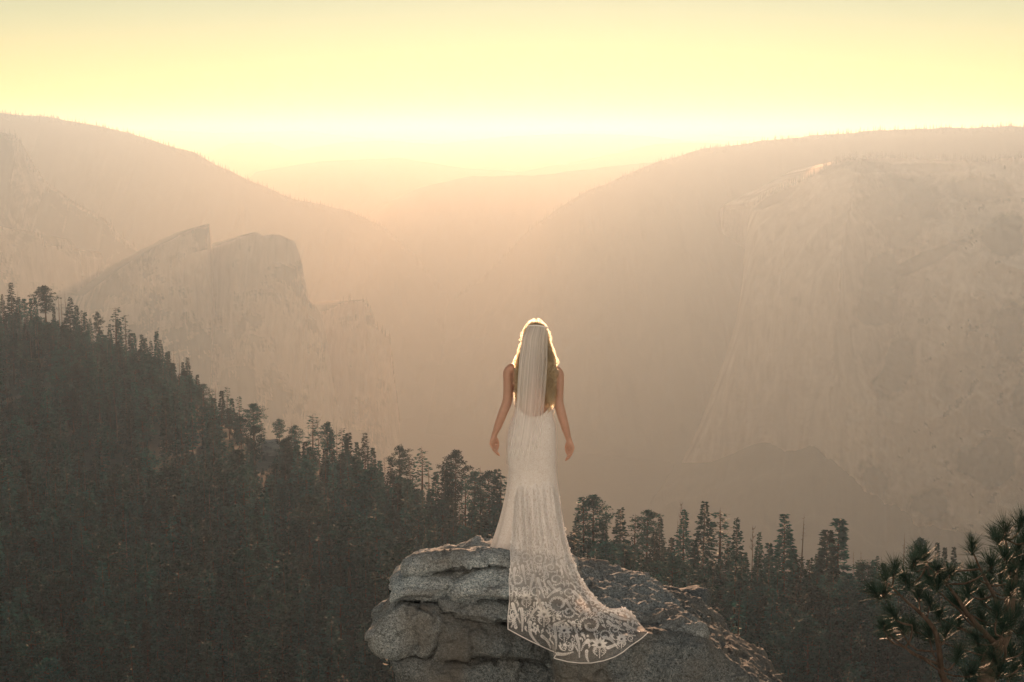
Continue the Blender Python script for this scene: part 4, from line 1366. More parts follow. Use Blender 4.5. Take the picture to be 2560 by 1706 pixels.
def make_gown():
    #      v     uL    uR    back  front  vR-extra
    R = [(1022, 1289, 1379, .115, .115, 0), (1034, 1286, 1381, .115, .112, 0), (1052, 1277, 1388, .122, .115, 0), (1075, 1270, 1391, .135, .122, 0), (1100, 1266.5, 1392, .142, .125, 0),
         (1140, 1267, 1391.5, .140, .125, 0), (1180, 1270, 1391.5, .130, .122, 0), (1227, 1266, 1397, .128, .125, 0), (1285, 1254, 1405, .150, .14, 0),
         (1325, 1243, 1412, .18, .16, 6), (1358, 1232, 1419, .21, .19, 12), (1384, 1225, 1425, .24, .22, 14), (1404, 1228, 1430, .27, .25, 10), (1416, 1231, 1430, .28, .26, 6)]
    n = 96
    ph = np.linspace(0, 2 * np.pi, n, endpoint=False)
    rr = np.array(R, float)
    rows = 90
    q = np.linspace(0, len(R) - 1, rows)
    rr = smooth_path(rr, rows)
    V = np.zeros((rows, n, 3)); op = np.zeros((rows, n))
    for k in range(rows):
        v, ul, ur, b, f, vx = rr[k]
        L, Rr = at(ul, v, BD), at(ur, v + vx, BD)
        c = (L + Rr) / 2; h = (Rr - L) / 2
        w = np.cos(ph)
        # slightly squared hips
        y = np.where(np.sin(ph) > 0, -b * np.abs(np.sin(ph)) ** .9, f * np.abs(np.sin(ph)))
        P = c[None, :] - h[None, :] * w[:, None]
        P[:, 1] += y
        s = k / (rows - 1)
        amp = .020 * np.clip((s - .45) / .4, 0, 1)
        fold = np.sin(ph * 9 + 2.0 * np.sin(ph * 2) + 1.2) + .5 * np.sin(ph * 17 + 1)
        P[:, 0] += -np.cos(ph) * amp * fold * .5
        P[:, 1] += -np.sin(ph) * amp * fold
        if k < 9:
            # neckline: low at the centre back, high under the arms and in front
            up = np.where(np.sin(ph) > 0, 0.105 * (1 - np.sin(ph)) ** 1.1, .105 + .10 * np.abs(np.sin(ph)))
            P[:, 2] += up * (1 - k / 9.0) * 1.0 - .035 * np.clip(np.sin(ph), 0, 1) * (1 - k / 9.0)
        V[k] = P
        op[k] = np.interp(v, [1000, 1330, 1400, 1420], [1, 1, .8, .6])
    me = new_mesh("gown", V.reshape(-1, 3), grid_faces(rows, n, True), True)
    set_opacity(me, op)
    return me
gown = child("gown", make_gown(), M_GOWN)

def coons(top, bottom, left, right, nr, nc):
    a = np.linspace(0, 1, nc)[None, :, None]; b = np.linspace(0, 1, nr)[:, None, None]
    T = interp_poly(top, nc)[None]; B = interp_poly(bottom, nc)[None]
    L = interp_poly(left, nr)[:, None]; R = interp_poly(right, nr)[:, None]
    T0, T1, B0, B1 = T[:, :1], T[:, -1:], B[:, :1], B[:, -1:]
    return (1 - b) * T + b * B + (1 - a) * L + a * R - ((1 - a) * (1 - b) * T0 + a * (1 - b) * T1 + (1 - a) * b * B0 + a * b * B1)

NR, NC = 130, 110
TRAIN_UV = coons([(1279, 1215), (1300, 1195), (1335, 1188), (1370, 1196), (1394, 1215)],
                 [(1270, 1573), (1297, 1588), (1324, 1602), (1360, 1619), (1393, 1634), (1384, 1646), (1420, 1655), (1450, 1658), (1478, 1658), (1510, 1652), (1536, 1643), (1557, 1631), (1575, 1616), (1602, 1598), (1620, 1582)],
                 [(1279, 1215), (1280, 1290), (1281, 1330), (1276, 1372), (1277.5, 1410), (1272.5, 1450), (1274.5, 1498), (1270, 1540), (1270, 1573)],
                 [(1394, 1215), (1398, 1250), (1404, 1290), (1416, 1343), (1432, 1398), (1450, 1440), (1477, 1480), (1503, 1510), (1521, 1521), (1543, 1521), (1561, 1519), (1578, 1529), (1598, 1556), (1620, 1582)], NR, NC)
def train_depth():
    U, V = TRAIN_UV[..., 0], TRAIN_UV[..., 1]
    a = np.linspace(0, 1, NC)[None, :] + 0 * U; b = np.linspace(0, 1, NR)[:, None] + 0 * U
    hang = np.interp(V, [1188, 1250, 1330, 1400, 1480, 1560, 1660], [9.715, 9.645, 9.58, 9.50, 9.36, 9.19, 8.93])
    hang = hang + .13 * (2 * a - 1) ** 4 * np.clip(1 - b * 1.3, 0, 1)
    hit = np.full(U.shape, 99.0)
    for i in range(0, NR):
        for j in range(0, NC):
            h = rock_hit(U[i, j], V[i, j])
            if h is not None: hit[i, j] = h
    fold = np.sin(a * 30 + 3 * np.sin(a * 5) + 1.3 * b) * .6 + np.sin(a * 53 + 2 + 2 * b) * .35 + .9 * fbm(np.stack([a * 9, b * 2.0, a * 0], -1), 3, 12)
    amp = .036 * np.clip(b / .25, 0, 1) * np.interp(b, [0, .45, .8, 1], [1, 1, .75, .45])
    D = np.minimum(hang, hit - .03)
    for _ in range(14):
        Dn = D.copy()
        Dn[1:-1] = (D[1:-1] * 2 + D[2:] + D[:-2]) / 4
        Dn[:, 1:-1] = (Dn[:, 1:-1] * 2 + Dn[:, 2:] + Dn[:, :-2]) / 4
        D = np.minimum(Dn, hit - .022)
    D = D + amp * fold - .006
    return np.minimum(D, hit - .010)
TRAIN_D = train_depth()
TRAIN_P = at_arr(TRAIN_UV[..., 0], TRAIN_UV[..., 1], TRAIN_D)

def make_train():
    P = TRAIN_P
    # the right edge rolls over and away, down onto the rock
    extra = []
    U, V = TRAIN_UV[:, -1, 0], TRAIN_UV[:, -1, 1]
    bb = np.linspace(0, 1, NR)
    for k, (dd, du, dv) in enumerate(((.05, -.5, 1.0), (.11, -2.5, 4.0), (.17, -6, 8))):
        e = at_arr(U + du, V + dv * np.clip(1.2 - bb, .2, 1), TRAIN_D[:, -1] + dd * np.clip(1.15 - bb, .15, 1))
        extra.append(e[:, None])
    P = np.concatenate([P] + extra, 1)
    me = new_mesh("train", P.reshape(-1, 3), grid_faces(NR, P.shape[1]), True)
    V2 = np.concatenate([TRAIN_UV[..., 1]] + [V[:, None]] * 3, 1)
    U2 = np.concatenate([TRAIN_UV[..., 0]] + [U[:, None]] * 3, 1)
    op = np.interp(V2 - .16 * np.abs(U2 - 1340), [1190, 1320, 1400, 1460, 1520, 1580, 1660], [.97, .92, .74, .48, .28, .17, .13])
    ea = np.concatenate([np.broadcast_to(np.linspace(0, 1, NC), (NR, NC)), np.ones((NR, 3))], 1)
    op = np.maximum(op, .80 * np.clip((ea - .93) / .05, 0, 1) * np.interp(V2, [1500, 1545, 1580], [1, .9, .1]))
    set_opacity(me, op)
    return me
train = child("train", make_train(), M_TRAIN)

# depth of the cloth seen at a photo point, for laying the lace on it
_bu, _bv = TRAIN_UV[..., 0].ravel(), TRAIN_UV[..., 1].ravel()
_cell = {}
for i, (x, y) in enumerate(zip(_bu, _bv)):
    _cell.setdefault((int(x // 6), int(y // 6)), []).append(i)
_bd = TRAIN_D.ravel()
def cloth_depth(u, v):
    best = []
    cx, cy_ = int(u // 6), int(v // 6)
    for i in (-1, 0, 1):
        for j in (-1, 0, 1):
            best += _cell.get((cx + i, cy_ + j), [])
    if not best: return None
    ix = np.array(best)
    d = np.hypot(_bu[ix] - u, _bv[ix] - v)
    k = np.argsort(d)[:4]
    if d[k[0]] > 4.5: return None
    w = 1 / (d[k] + .3)
    return float((w * _bd[ix[k]]).sum() / w.sum())

class Lace:
    def __init__(self): self.V, self.F, self.rs = [], [], random.Random(5)
    def poly(self, pts):
        W = []
        for u, v in pts:
            d = cloth_depth(u, v)
            if d is None: return
            W.append(at(u, v, d - .007))
        o = len(self.V)
        self.V += W
        self.F.append(tuple(range(o, o + len(W))))
    def leaf(self, x, y, ang, ln, wd, curve=0.0):
        dx, dy = math.cos(ang), math.sin(ang)
        nx, ny = -dy, dx
        def p(t, s): return (x + dx * ln * t + nx * (s * wd + curve * ln * t * t), y + dy * ln * t + ny * (s * wd + curve * ln * t * t))
        self.poly([p(0, 0), p(.3, .42), p(.6, .45)]); self.poly([p(0, 0), p(.6, .45), p(1, 0), p(.6, -.45), p(.3, -.42)])
    def stroke(self, pts, w):
        p = np.array(pts, float)
        t = np.gradient(p, axis=0); t /= np.linalg.norm(t, axis=1)[:, None] + 1e-9
        nrm = np.stack([-t[:, 1], t[:, 0]], -1)
        ww = (np.asarray(w) * np.ones(len(p)))[:, None]
        a, b = p + nrm * ww * .5, p - nrm * ww * .5
        for k in range(len(p) - 1):
            self.poly([a[k], a[k + 1], b[k + 1], b[k]])
    def fern(self, pts, ll, n, w=.9, spread=.8):
        P = smooth_path(pts, n + 1)
        self.stroke(P, w)
        for k in range(n):
            d = P[k + 1] - P[k]; an = math.atan2(d[1], d[0])
            s = (1 - .65 * (k / n) ** 1.5)
            for sg in (-1, 1):
                self.leaf(P[k][0], P[k][1], an + sg * spread, ll * s, ll * .36 * s, -sg * .15)
    def scroll(self, cx, cy, r, turns=1.4, a0=0.0, sg=1, leaves=True):
        n = int(16 + r * .8)
        P = []
        for k in range(n):
            t = k / (n - 1)
            a = a0 + sg * turns * 6.283 * t
            rr = r * (1 - t) ** .8 + r * .08
            P.append((cx + rr * math.cos(a), cy + rr * math.sin(a) * .85))
        self.stroke(P, np.linspace(1.7, .9, n))
        if leaves:
            for k in range(0, int(n * .75)):
                d = np.array(P[min(k + 1, n - 1)]) - np.array(P[k]); an = math.atan2(d[1], d[0])
                self.leaf(P[k][0], P[k][1], an - sg * .95, r * .34, r * .14, sg * .2)
                if k % 2 == 0: self.leaf(P[k][0], P[k][1], an + sg * .8, r * .2, r * .09, 0)
    def flower(self, cx, cy, r, ang=1.57, petals=7):
        for k in range(petals):
            a = ang + math.pi + (k - (petals - 1) / 2) * (3.9 / petals)
            self.leaf(cx + math.cos(a) * r * .12, cy + math.sin(a) * r * .12, a, r * .62, r * .26, .12 * (k - petals / 2) / petals)
        for sg in (-1, 1):
            P = [(cx + sg * r * .08, cy + r * .1), (cx + sg * r * .42, cy + r * .25), (cx + sg * r * .5, cy + r * .62), (cx + sg * r * .15, cy + r * .95)]
            self.fern(P, r * .22, 8, 1.2)
            self.scroll(cx + sg * r * .28, cy + r * .5, r * .17, 1.1, sg * 1.0, sg, False)
        self.fern([(cx, cy + r * .1), (cx, cy + r * 1.15)], r * .2, 7, 1.3)

def make_lace():
    z = Lace(); rs = z.rs
    k = .2105
    def q(x, y): return (1200 + x * k, 1350 + y * k)
    def qq(*p): return [q(a, b) for a, b in p]
    taken = []
    def mark(x, y, r): taken.append((x, y, r))
    for pts in (((490, 800), (505, 950), (500, 1090)), ((500, 290), (520, 400), (545, 530)), ((640, 400), (610, 520), (585, 640)), ((760, 740), (640, 850), (560, 990)),
                ((970, 575), (870, 620), (795, 690)), ((1310, 820), (1230, 850), (1170, 920)), ((1140, 1120), (1175, 1250), (1180, 1400)), ((1300, 1180), (1240, 1230), (1200, 1320)),
                ((870, 1015), (940, 985), (1015, 950)), ((1250, 1225), (1320, 1200), (1395, 1190)), ((1540, 880), (1660, 930), (1780, 955)), ((380, 740), (420, 850), (480, 990)),
                ((600, 960), (590, 1080), (640, 1180), (710, 1250)), ((1270, 1300), (1265, 1380), (1290, 1450)), ((900, 1350), (1000, 1360), (1110, 1330)), ((370, 880), (400, 960), (370, 1040)),
                ((1450, 1150), (1560, 1190), (1640, 1290)), ((1500, 960), (1600, 1030), (1720, 1080)), ((880, 1000), (900, 1150), (905, 1300)), ((1100, 960), (1130, 1060), (1160, 1130)), ((720, 1130), (800, 1200), (840, 1290)), ((1500, 1290), (1600, 1250), (1720, 1200)), ((430, 1060), (410, 940), (460, 880)), ((1010, 700), (1060, 780), (1100, 850)), ((1640, 1160), (1740, 1130), (1850, 1140)), ((1700, 990), (1800, 1050), (1900, 1090)), ((680, 440), (720, 560), (770, 690)), ((960, 230), (1010, 350), (1060, 470)), ((420, 320), (400, 420), (420, 540)), ((800, 480), (860, 560), (930, 610)), ((1100, 600), (1180, 680), (1280, 760))):
        P = qq(*pts); z.fern(P, 7.5, max(6, int(np.hypot(P[-1][0] - P[0][0], P[-1][1] - P[0][1]) / 3.3)))
        for p in smooth_path(P, 6): mark(p[0], p[1], 6)
    for x, y, r in ((760, 890, 27), (1000, 1080, 25), (1420, 1250, 29), (550, 690, 22), (1680, 1180, 20)):
        p = q(x, y); z.flower(p[0], p[1], r, 1.57 + rs.uniform(-.2, .2)); mark(p[0], p[1] + r * .4, r * .9)
    for x, y, r, a, s in ((930, 760, 24, .5, 1), (1310, 1010, 24, 2.6, 1), (1480, 1130, 14, 1, -1), (670, 620, 15, 0, -1), (440, 480, 17, 2, 1), (1790, 1170, 8, 1, 1), (1060, 860, 15, 3, -1),
                          (700, 230, 13, 1, 1), (540, 200, 13, 2, -1), (1200, 720, 13, 1, -1), (1060, 620, 14, 0, 1), (900, 470, 15, 2, -1), (1600, 1060, 13, 2, 1), (400, 860, 9, 2, 1), (1380, 1090, 7, 0, 1), (840, 330, 12, 1, 1)):
        p = q(x, y); z.scroll(p[0], p[1], r, 1.4, a, s); mark(p[0], p[1], r * 1.15)
    # smaller sprays between the main figures, thinning towards the hem
    for n in range(9000):
        i, j = rs.randrange(2, NR - 5), rs.randrange(1, NC - 1)
        u, v = TRAIN_UV[i, j]
        b, a = i / NR, j / NC
        if b > .93 and rs.random() < .9: continue
        r = rs.uniform(4.0, 8.0) * (1 if v > 1400 else .8)
        if any((u - x) ** 2 + (v - y) ** 2 < (rr * .9 + r * .42) ** 2 for x, y, rr in taken): continue
        mark(u, v, r * .55)
        dn = TRAIN_UV[min(i + 3, NR - 1), j] - TRAIN_UV[i, j]; an = math.atan2(dn[1], dn[0])
        t = rs.random()
        if t < .55:
            an += rs.uniform(-.5, .5); c = rs.uniform(-.5, .5) * r
            z.fern([(u - math.cos(an) * r, v - math.sin(an) * r), (u - math.sin(an) * c, v + math.cos(an) * c), (u + math.cos(an) * r, v + math.sin(an) * r)], r * .72, 6, 1.1)
        elif t < .85: z.scroll(u, v, r * .9, 1.2, rs.random() * 6.28, rs.choice((-1, 1)))
        else:
            for w in range(6): z.leaf(u, v, w * 1.047 + an, r * .95, r * .4, .1)
    me = new_mesh("lace_motif", np.array(z.V) - np.array(FEET), z.F)
    set_opacity(me, np.full(len(me.vertices), .97))
    return me
lace = link("lace_motif", make_lace(), M_LACE, train)
lace["kind"] = "stuff"

def hem():
    s = Soup()
    idx = [TRAIN_P[i, 0] for i in range(int(NR * .42), NR)] + [TRAIN_P[-1, j] for j in range(1, NC)]
    p = np.array(idx); d = -p + np.array([0, 0, CAM_Z]); d /= np.linalg.norm(d, axis=1)[:, None]
    p = p + d * .006
    s.tube(p - np.array(FEET), np.full(len(p), .0036), 6)
    return s.mesh("hem_band", None, True)
h = hem(); set_opacity(h, np.full(len(h.vertices), .92))
link("hem_band", h, M_LACE, train)

# ------------------------------------------------------------------ veil
def mat_veil():
    t = NT("tulle_veil")
    tc = t.node("ShaderNodeAttribute", attribute_name="fold")
    vec = t.node("ShaderNodeCombineXYZ")
    t.link(tc.outputs["Fac"], vec.inputs[0])
    st = t.noise(vec.outputs[0], 16.0, 5, 0.65)
    fine = t.noise(vec.outputs[0], 55.0, 3, 0.7)
    al = t.ramp(t.math('ADD', t.math('MULTIPLY', st, .7), t.math('MULTIPLY', fine, .3)), [(0.34, c1(.34)), (0.48, c1(.62)), (0.62, c1(.88))])
    t.col((0.88, 0.885, 0.89))
    t.b.inputs["Roughness"].default_value = 0.6
    tr = t.node("ShaderNodeBsdfTranslucent"); tr.inputs["Color"].default_value = (0.84, 0.80, 0.77, 1)
    mx = t.node("ShaderNodeMixShader"); mx.inputs[0].default_value = .3
    t.link(t.b.outputs[0], mx.inputs[1]); t.link(tr.outputs[0], mx.inputs[2])
    tp = t.node("ShaderNodeBsdfTransparent")
    m2 = t.node("ShaderNodeMixShader")
    fd = t.node("ShaderNodeMapRange"); fd.inputs[1].default_value = .35; fd.inputs[2].default_value = .95; fd.inputs[3].default_value = 1.0; fd.inputs[4].default_value = .72
    t.link(tc.outputs["Fac"], fd.inputs[0])
    ln = t.node("ShaderNodeAttribute", attribute_name="along")
    fe = t.node("ShaderNodeMapRange"); fe.inputs[1].default_value = .55; fe.inputs[2].default_value = 1.0; fe.inputs[3].default_value = 1.0; fe.inputs[4].default_value = .25
    t.link(ln.outputs["Fac"], fe.inputs[0])
    t.link(t.math('MULTIPLY', t.math('MULTIPLY', al, fd.outputs[0]), fe.outputs[0]), m2.inputs[0]); t.link(tp.outputs[0], m2.inputs[1]); t.link(mx.outputs[0], m2.inputs[2])
    t.link(m2.outputs[0], t.out.inputs["Surface"])
    return t.m
def make_veil():
    nr, nc = 70, 90
    uv = coons([(1319, 815), (1335, 814.5), (1352, 816), (1370, 819.5)], [(1265, 1159), (1285, 1172), (1315, 1178), (1346, 1176)],
               [(1319, 815), (1305, 843), (1298, 900), (1294, 960), (1291, 1020), (1283, 1070), (1274, 1120), (1265, 1159)],
               [(1370, 819.5), (1369, 860), (1368, 920), (1364, 980), (1358, 1040), (1352, 1110), (1346, 1176)], nr, nc)
    a = np.linspace(0, 1, nc)[None, :] + np.zeros((nr, nc)); b = np.linspace(0, 1, nr)[:, None] + np.zeros((nr, nc))
    D = np.interp(uv[..., 1], [814, 835, 865, 900, 950, 1010, 1060, 1100, 1180], [9.700, 9.662, 9.632, 9.612, 9.600, 9.612, 9.622, 9.622, 9.620])
    D = D + .008 * np.sin(a * 31 + 3.5 * np.sin(a * 6 + b)) * np.clip(b * 6, .25, 1) + .012 * fbm(np.stack([a * 14 + .6 * b, b * 1.2, a * 0], -1), 4, 44) * np.clip(b * 5, .3, 1) + .05 * np.abs(2 * a - 1) ** 3 * np.clip(1 - b * 2.5, 0, 1)
    me = new_mesh("veil", at_arr(uv[..., 0], uv[..., 1], D).reshape(-1, 3), grid_faces(nr, nc), True)
    at_ = me.attributes.new("fold", 'FLOAT', 'POINT')
    at_.data.foreach_set("value", (a + .02 * b).astype(np.float32).ravel())
    at_ = me.attributes.new("along", 'FLOAT', 'POINT')
    at_.data.foreach_set("value", b.astype(np.float32).ravel())
    return me
veil = child("veil", make_veil(), mat_veil())
s = Soup()
pc = smooth_path([at(1318, 815.5, 9.715), at(1335, 814, 9.695), at(1352, 815.5, 9.695), at(1371, 819.5, 9.715)], 14)
s.tube(pc - np.array(FEET), np.full(14, .005), 6)
cm = s.mesh("veil_comb", None, True); set_opacity(cm, np.full(len(cm.vertices), 1.0))
link("veil_comb", cm, M_LACE, veil)

# ------------------------------------------------------------------ hair
def mat_hair():
    m = bpy.data.materials.new("blonde_brown_hair"); m.use_nodes = True
    nt = m.node_tree
    nt.nodes.remove(nt.nodes["Principled BSDF"])
    h = nt.nodes.new("ShaderNodeBsdfHairPrincipled")
    h.parametrization = 'COLOR'
    h.inputs["Color"].default_value = (0.33, 0.20, 0.095, 1)
    h.inputs["Roughness"].default_value = .35
    h.inputs["Radial Roughness"].default_value = .5
    if "Random Color" in h.inputs: h.inputs["Random Color"].default_value = .5
    nt.links.new(h.outputs[0], nt.nodes["Material Output"].inputs["Surface"])
    return m
M_HAIR = mat_hair()
def mat_cap():
    t = NT("hair_underlayer")
    n = t.noise(t.coord("Object", (60, 60, 4)), 3.0, 4, .6)
    t.col(t.ramp(n, [(0.3, (0.035, 0.022, 0.013)), (0.7, (0.11, 0.066, 0.034))]))
    t.b.inputs["Roughness"].default_value = .55
    return t.m

def make_hair():
    rs = np.random.default_rng(3)
    hc = at(1340, 846, BD)
    rad = np.array([.080, .100, .117])
    npt = 22
    P = []
    locks = [(rs.random() * 6.28, rs.uniform(6, 9), rs.uniform(.012, .026), rs.uniform(-.022, .022), rs.normal(0, .012)) for _ in range(46)]
    def strand(theta, elev, length, wave, off, spread, loose=False):
        """theta: 0 = her left... angle round the head (0 = +x, pi/2 = away, -pi/2 = towards the camera)"""
        d = np.array([math.cos(theta) * math.cos(elev), math.sin(theta) * math.cos(elev), math.sin(elev)])
        side = 1 if d[0] >= 0 else -1
        li = int((theta + math.pi) / 6.2832 * 23) % 23
        lk = locks[li + (23 if rs.random() < .5 else 0)]
        thl = theta if loose else .25 * theta + .75 * ((li + .5) / 23 * 6.2832 - math.pi)
        if loose: ph, fr, dxl = rs.random() * 6.28, rs.uniform(7, 11), 0
        else: ph, fr, wave, dxl = lk[0] + rs.normal(0, .35), lk[1], lk[2] * rs.uniform(.7, 1.2), lk[3]
        pts = []
        e = elev
        ztop = hc[2] + d[2] * rad[2]
        for k in range(npt):
            t = k / (npt - 1)
            drop = t * length
            # down the head first, then free
            z = ztop - drop
            zr = (z - hc[2]) / rad[2]
            if zr > -.15:
                rr = math.sqrt(max(0.0, 1 - min(zr, 1) ** 2))
                rr = max(rr, math.cos(elev) * (1 + t))
                x = math.cos(theta) * rad[0] * min(rr, 1.05); y = math.sin(theta) * rad[1] * min(rr, 1.05)
            else:
                f = min(1, (-.15 - zr) / 1.1)
                x0 = math.cos(theta) * rad[0]; y0 = math.sin(theta) * rad[1]
                xt = side * (.046 + .060 * abs(math.cos(thl))) * spread + dxl
                yt = min(math.sin(thl) * rad[1], .03) * .6 - .085 + (0 if loose else lk[4])
                x = x0 + (xt - x0) * f; y = y0 + (yt - y0) * f
            w = wave * min(1, t * 1.6)
            x += w * math.sin(fr * t * 2.6 + ph) + off * d[0] * (.4 + .6 * math.sin(t * 3))
            y += w * .7 * math.cos(fr * t * 2.3 + ph) + off * d[1] * .6
            pts.append((hc[0] + x, hc[1] + y, z + off * max(d[2], 0) * (1 - t)))
        return pts
    for _ in range(4600):
        # roots over the crown, back and sides (not the face)
        while True:
            th = rs.uniform(-math.pi, math.pi); el = math.asin(rs.uniform(-.15, 1.0))
            if not (math.sin(th) > .55 and el < .75): break
        back = max(0, -math.sin(th))
        L = (rs.uniform(.24, .36) + .17 * abs(math.cos(th)) ** 1.5 * rs.uniform(.6, 1.0)) + .05 * (math.sin(el))
        P.append(strand(th, el, L, 0, rs.uniform(0, .007), rs.uniform(.8, 1.1)))
    for _ in range(260):
        th = rs.uniform(-math.pi, math.pi); el = math.asin(rs.uniform(-.1, 1.0))
        P.append(strand(th, el, rs.uniform(.10, .42), rs.uniform(.008, .018), rs.uniform(.010, .028), rs.uniform(.9, 1.25), True))
    nfine = len(P)
    for _ in range(340):
        # thicker wavy locks over the fine hair
        while True:
            th = rs.uniform(-math.pi, math.pi); el = math.asin(rs.uniform(-.1, .95))
            if not (math.sin(th) > .4 and el < .75): break
        P.append(strand(th, el, (rs.uniform(.22, .36) + .19 * abs(math.cos(th)) ** 1.5 * rs.uniform(.6, 1.0)) + .05 * math.sin(el), 0, rs.uniform(.004, .012), rs.uniform(.85, 1.15)))
    P = np.array(P) - np.array(FEET)
    hcv = bpy.data.hair_curves.new("hair")
    hcv.add_curves([npt] * len(P))
    hcv.attributes["position"].data.foreach_set("vector", P.astype(np.float32).ravel())
    ra = hcv.attributes.get("radius") or hcv.attributes.new("radius", 'FLOAT', 'POINT')
    ra.data.foreach_set("value", np.concatenate([np.tile(np.linspace(.0011, .0005, npt), nfine), np.tile(np.interp(np.linspace(0, 1, npt), [0, .3, .75, 1], [.0015, .0042, .0035, .0006]), len(P) - nfine)]).astype(np.float32))
    hcv.materials.append(M_HAIR)
    return link("hair", hcv, None, bride)
make_hair()
def make_cap():
    hc = at(1340, 846, BD)
    th = np.linspace(0, np.pi * .66, 20); ph = np.linspace(0, 2 * np.pi, 30, endpoint=False)
    A, B = np.meshgrid(th, ph, indexing='ij')
    d = np.stack([np.sin(A) * np.cos(B), np.sin(A) * np.sin(B), np.cos(A)], -1)
    V = hc + d * np.array([.078, .098, .1155])
    V[..., 1] = np.minimum(V[..., 1], hc[1] + .078)
    return new_mesh("hair_cap", V.reshape(-1, 3), grid_faces(20, 30, True), True)
child("hair_cap", make_cap(), mat_cap())
# ------------------------------------------------------------------ the near pine at the lower right
def mat_near_needles():
    t = NT("long_pine_needles")
    oi = t.node("ShaderNodeObjectInfo")
    vec = t.coord("Object")
    n = t.noise(vec, 9, 3, .6)
    c = t.mix(n, (0.010, 0.034, 0.030), (0.030, 0.070, 0.050))
    c = t.mix(t.ramp(t.noise(vec, 3.5, 2, .5), [(.66, c1(0)), (.74, c1(.35))]), c, (0.22, 0.10, 0.03))
    t.col(c)
    t.b.inputs["Roughness"].default_value = .45
    t.b.inputs["Specular IOR Level"].default_value = .18
    tr = t.node("ShaderNodeBsdfTranslucent"); t.link(c, tr.inputs["Color"])
    mx = t.node("ShaderNodeMixShader"); mx.inputs[0].default_value = .12
    t.link(t.b.outputs[0], mx.inputs[1]); t.link(tr.outputs[0], mx.inputs[2]); t.link(mx.outputs[0], t.out.inputs["Surface"])
    return t.m
M_LONG = mat_near_needles()
M_PBARK = mat_bark("near_pine_bark", (0.05, 0.04, 0.032), (0.16, 0.13, 0.11), 18)

def tuft_mesh(seed, n=260, L=.185):
    rs = np.random.default_rng(seed)
    V, F = [], []
    for k in range(n):
        f = rs.random()
        o = np.array([0, 0, -.10 + .12 * f]) + rs.normal(0, .004, 3)
        pol = rs.uniform(.12, 1.0) * (1.75 - .95 * f); az = rs.random() * 6.283
        d = np.array([math.sin(pol) * math.cos(az), math.sin(pol) * math.sin(az), math.cos(pol)])
        s_ = np.cross(d, rs.normal(0, 1, 3)); s_ /= np.linalg.norm(s_)
        l = L * rs.uniform(.7, 1.12)
        w = .0016
        sag = np.array([0, 0, -.018]) * rs.random()
        i = len(V)
        V += [o - s_ * w * .7, o + s_ * w * .7, o + d * l * .55 + s_ * w + sag * .3, o + d * l * .55 - s_ * w + sag * .3, o + d * l + sag]
        F += [(i, i + 1, i + 2, i + 3), (i + 3, i + 2, i + 4)]
    me = new_mesh("needle_tuft", V, F); me.materials.append(M_LONG)
    return me
TUFTS = [tuft_mesh(i) for i in range(5)]

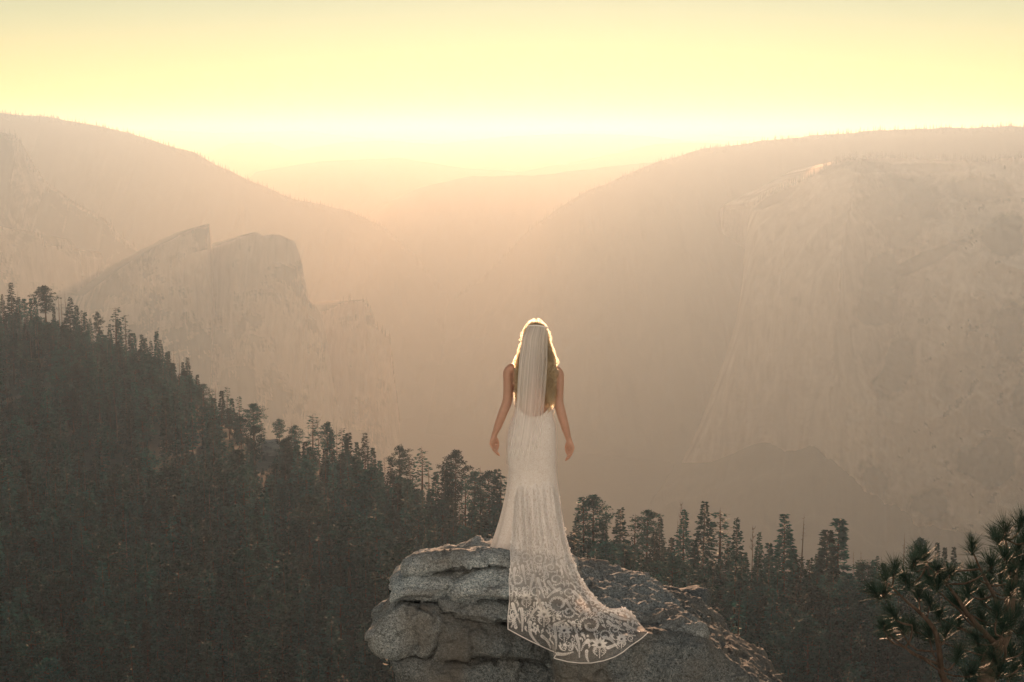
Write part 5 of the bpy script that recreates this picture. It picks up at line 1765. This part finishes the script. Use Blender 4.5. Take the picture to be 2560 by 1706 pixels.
def near_pine():
    rs = np.random.default_rng(77)
    def q(x, y, D): return at(1960 + x * .2908, 1250 + y * .2908, D)
    D0 = 11.4
    tb = q(1780, 1900, D0); gx, gy = tb[0] + .35, D0 + .3
    base = np.array([gx, gy, float(hill_z(gx, gy)) - .3])
    B = Vector(base)
    root = empty("pine_tree", base, "near pine with long needle tufts glinting in the sun at the lower right", "tree")
    trunk_path = smooth_path([base, base + np.array([-.05, 0, 1.6]), q(1720, 1750, D0 + .1), q(1900, 1150, D0 + .15), q(1960, 700, D0 + .1), q(2040, 330, D0)], 26)
    boughs = [smooth_path(p, 18) for p in (
        [q(1740, 1720, D0), q(1390, 1560, D0 - .2), q(1340, 1330, D0 - .3), q(1300, 1130, D0 - .35), q(1180, 980, D0 - .3), q(1040, 860, D0 - .25), q(900, 720, D0 - .2)],
        [q(1860, 1280, D0), q(1600, 1010, D0 - .3), q(1460, 800, D0 - .35), q(1230, 560, D0 - .3)],
        [q(1900, 1120, D0), q(1830, 880, D0 - .3), q(1700, 620, D0 - .2), q(1625, 450, D0 - .1)],
        [q(1350, 1420, D0 - .25), q(1130, 1335, D0 - .45), q(1040, 1270, D0 - .45), q(945, 1235, D0 - .4)],
        [q(1040, 1270, D0 - .45), q(1090, 1190, D0 - .42), q(1100, 1080, D0 - .4)],
        [q(1950, 760, D0), q(1930, 500, D0 - .2), q(1900, 330, D0 - .3)],
        [q(1780, 1500, D0), q(1900, 1350, D0 - .5), q(1880, 1180, D0 - .6)])]
    s = Soup(); s.tube(trunk_path - base, np.linspace(.105, .022, 26), 9)
    link("trunk", s.mesh("trunk", None, True), M_PBARK, root)
    for k, b in enumerate(boughs):
        s = Soup(); s.tube(b - base, np.linspace((.032, .026, .024, .014, .009, .02, .02)[k], .006, len(b)), 6)
        link("branch", s.mesh("branch", None, True), M_PBARK, root)
    allp = np.concatenate(boughs + [trunk_path[10:]])
    T = [(1190, 480), (1120, 540), (870, 650), (950, 600), (1050, 690), (780, 800), (860, 800), (1620, 400), (1900, 270), (2040, 190), (1830, 330), (1900, 490), (2010, 420), (1420, 640), (1330, 720), (1320, 600), (1750, 700), (1640, 640), (1250, 880), (1160, 800),
         (1480, 880), (1700, 840), (1580, 760), (900, 1120), (860, 1090), (1010, 1100), (1100, 1090), (1250, 1150), (1950, 780), (2020, 620), (1880, 1100), (1790, 1210), (1950, 1300), (1650, 1200), (1800, 1360), (2000, 960), (1500, 1060), (1600, 1490), (1850, 1480),
         (930, 970), (1330, 980), (1400, 1130), (2050, 1120), (1970, 1480), (1700, 1020), (1560, 930), (2060, 800), (1780, 560), (1870, 640), (1740, 1440), (2080, 330), (2080, 520), (1950, 620), (1830, 960), (1940, 1060), (1690, 1330), (2070, 1380), (2080, 1250), (1500, 1330), (1260, 690)]
    for k, (x, y) in enumerate(T):
        D = D0 + rs.uniform(-.75, .55)
        c = q(x, y, D)
        # twig to the nearest bough
        dist = np.linalg.norm(allp - c, axis=1) + np.where(allp[:, 2] > c[2] + .05, .5, 0)
        a = allp[int(np.argmin(dist))]
        m = (a + c) / 2 + np.array([0, 0, -.06]) + rs.normal(0, .02, 3)
        tw = smooth_path([a, m, c + np.array([0, 0, -.03]), c], 8)
        s = Soup(); s.tube(tw - base, np.linspace(.009, .005, 8), 5)
        link("twig", s.mesh("twig", None, True), M_PBARK, root)
        o = link("needle_tuft", TUFTS[k % 5], None, root)
        o.location = Vector(c) - B
        d = c - m; d /= np.linalg.norm(d)
        d = d * .6 + np.array([rs.normal(0, .25), rs.normal(0, .25), .75])
        q_ = Vector(d).to_track_quat('Z', 'Y')
        o.rotation_mode = 'QUATERNION'; o.rotation_quaternion = q_
        sc_ = rs.uniform(.72, 1.05); o.scale = (sc_, sc_, sc_)
near_pine()
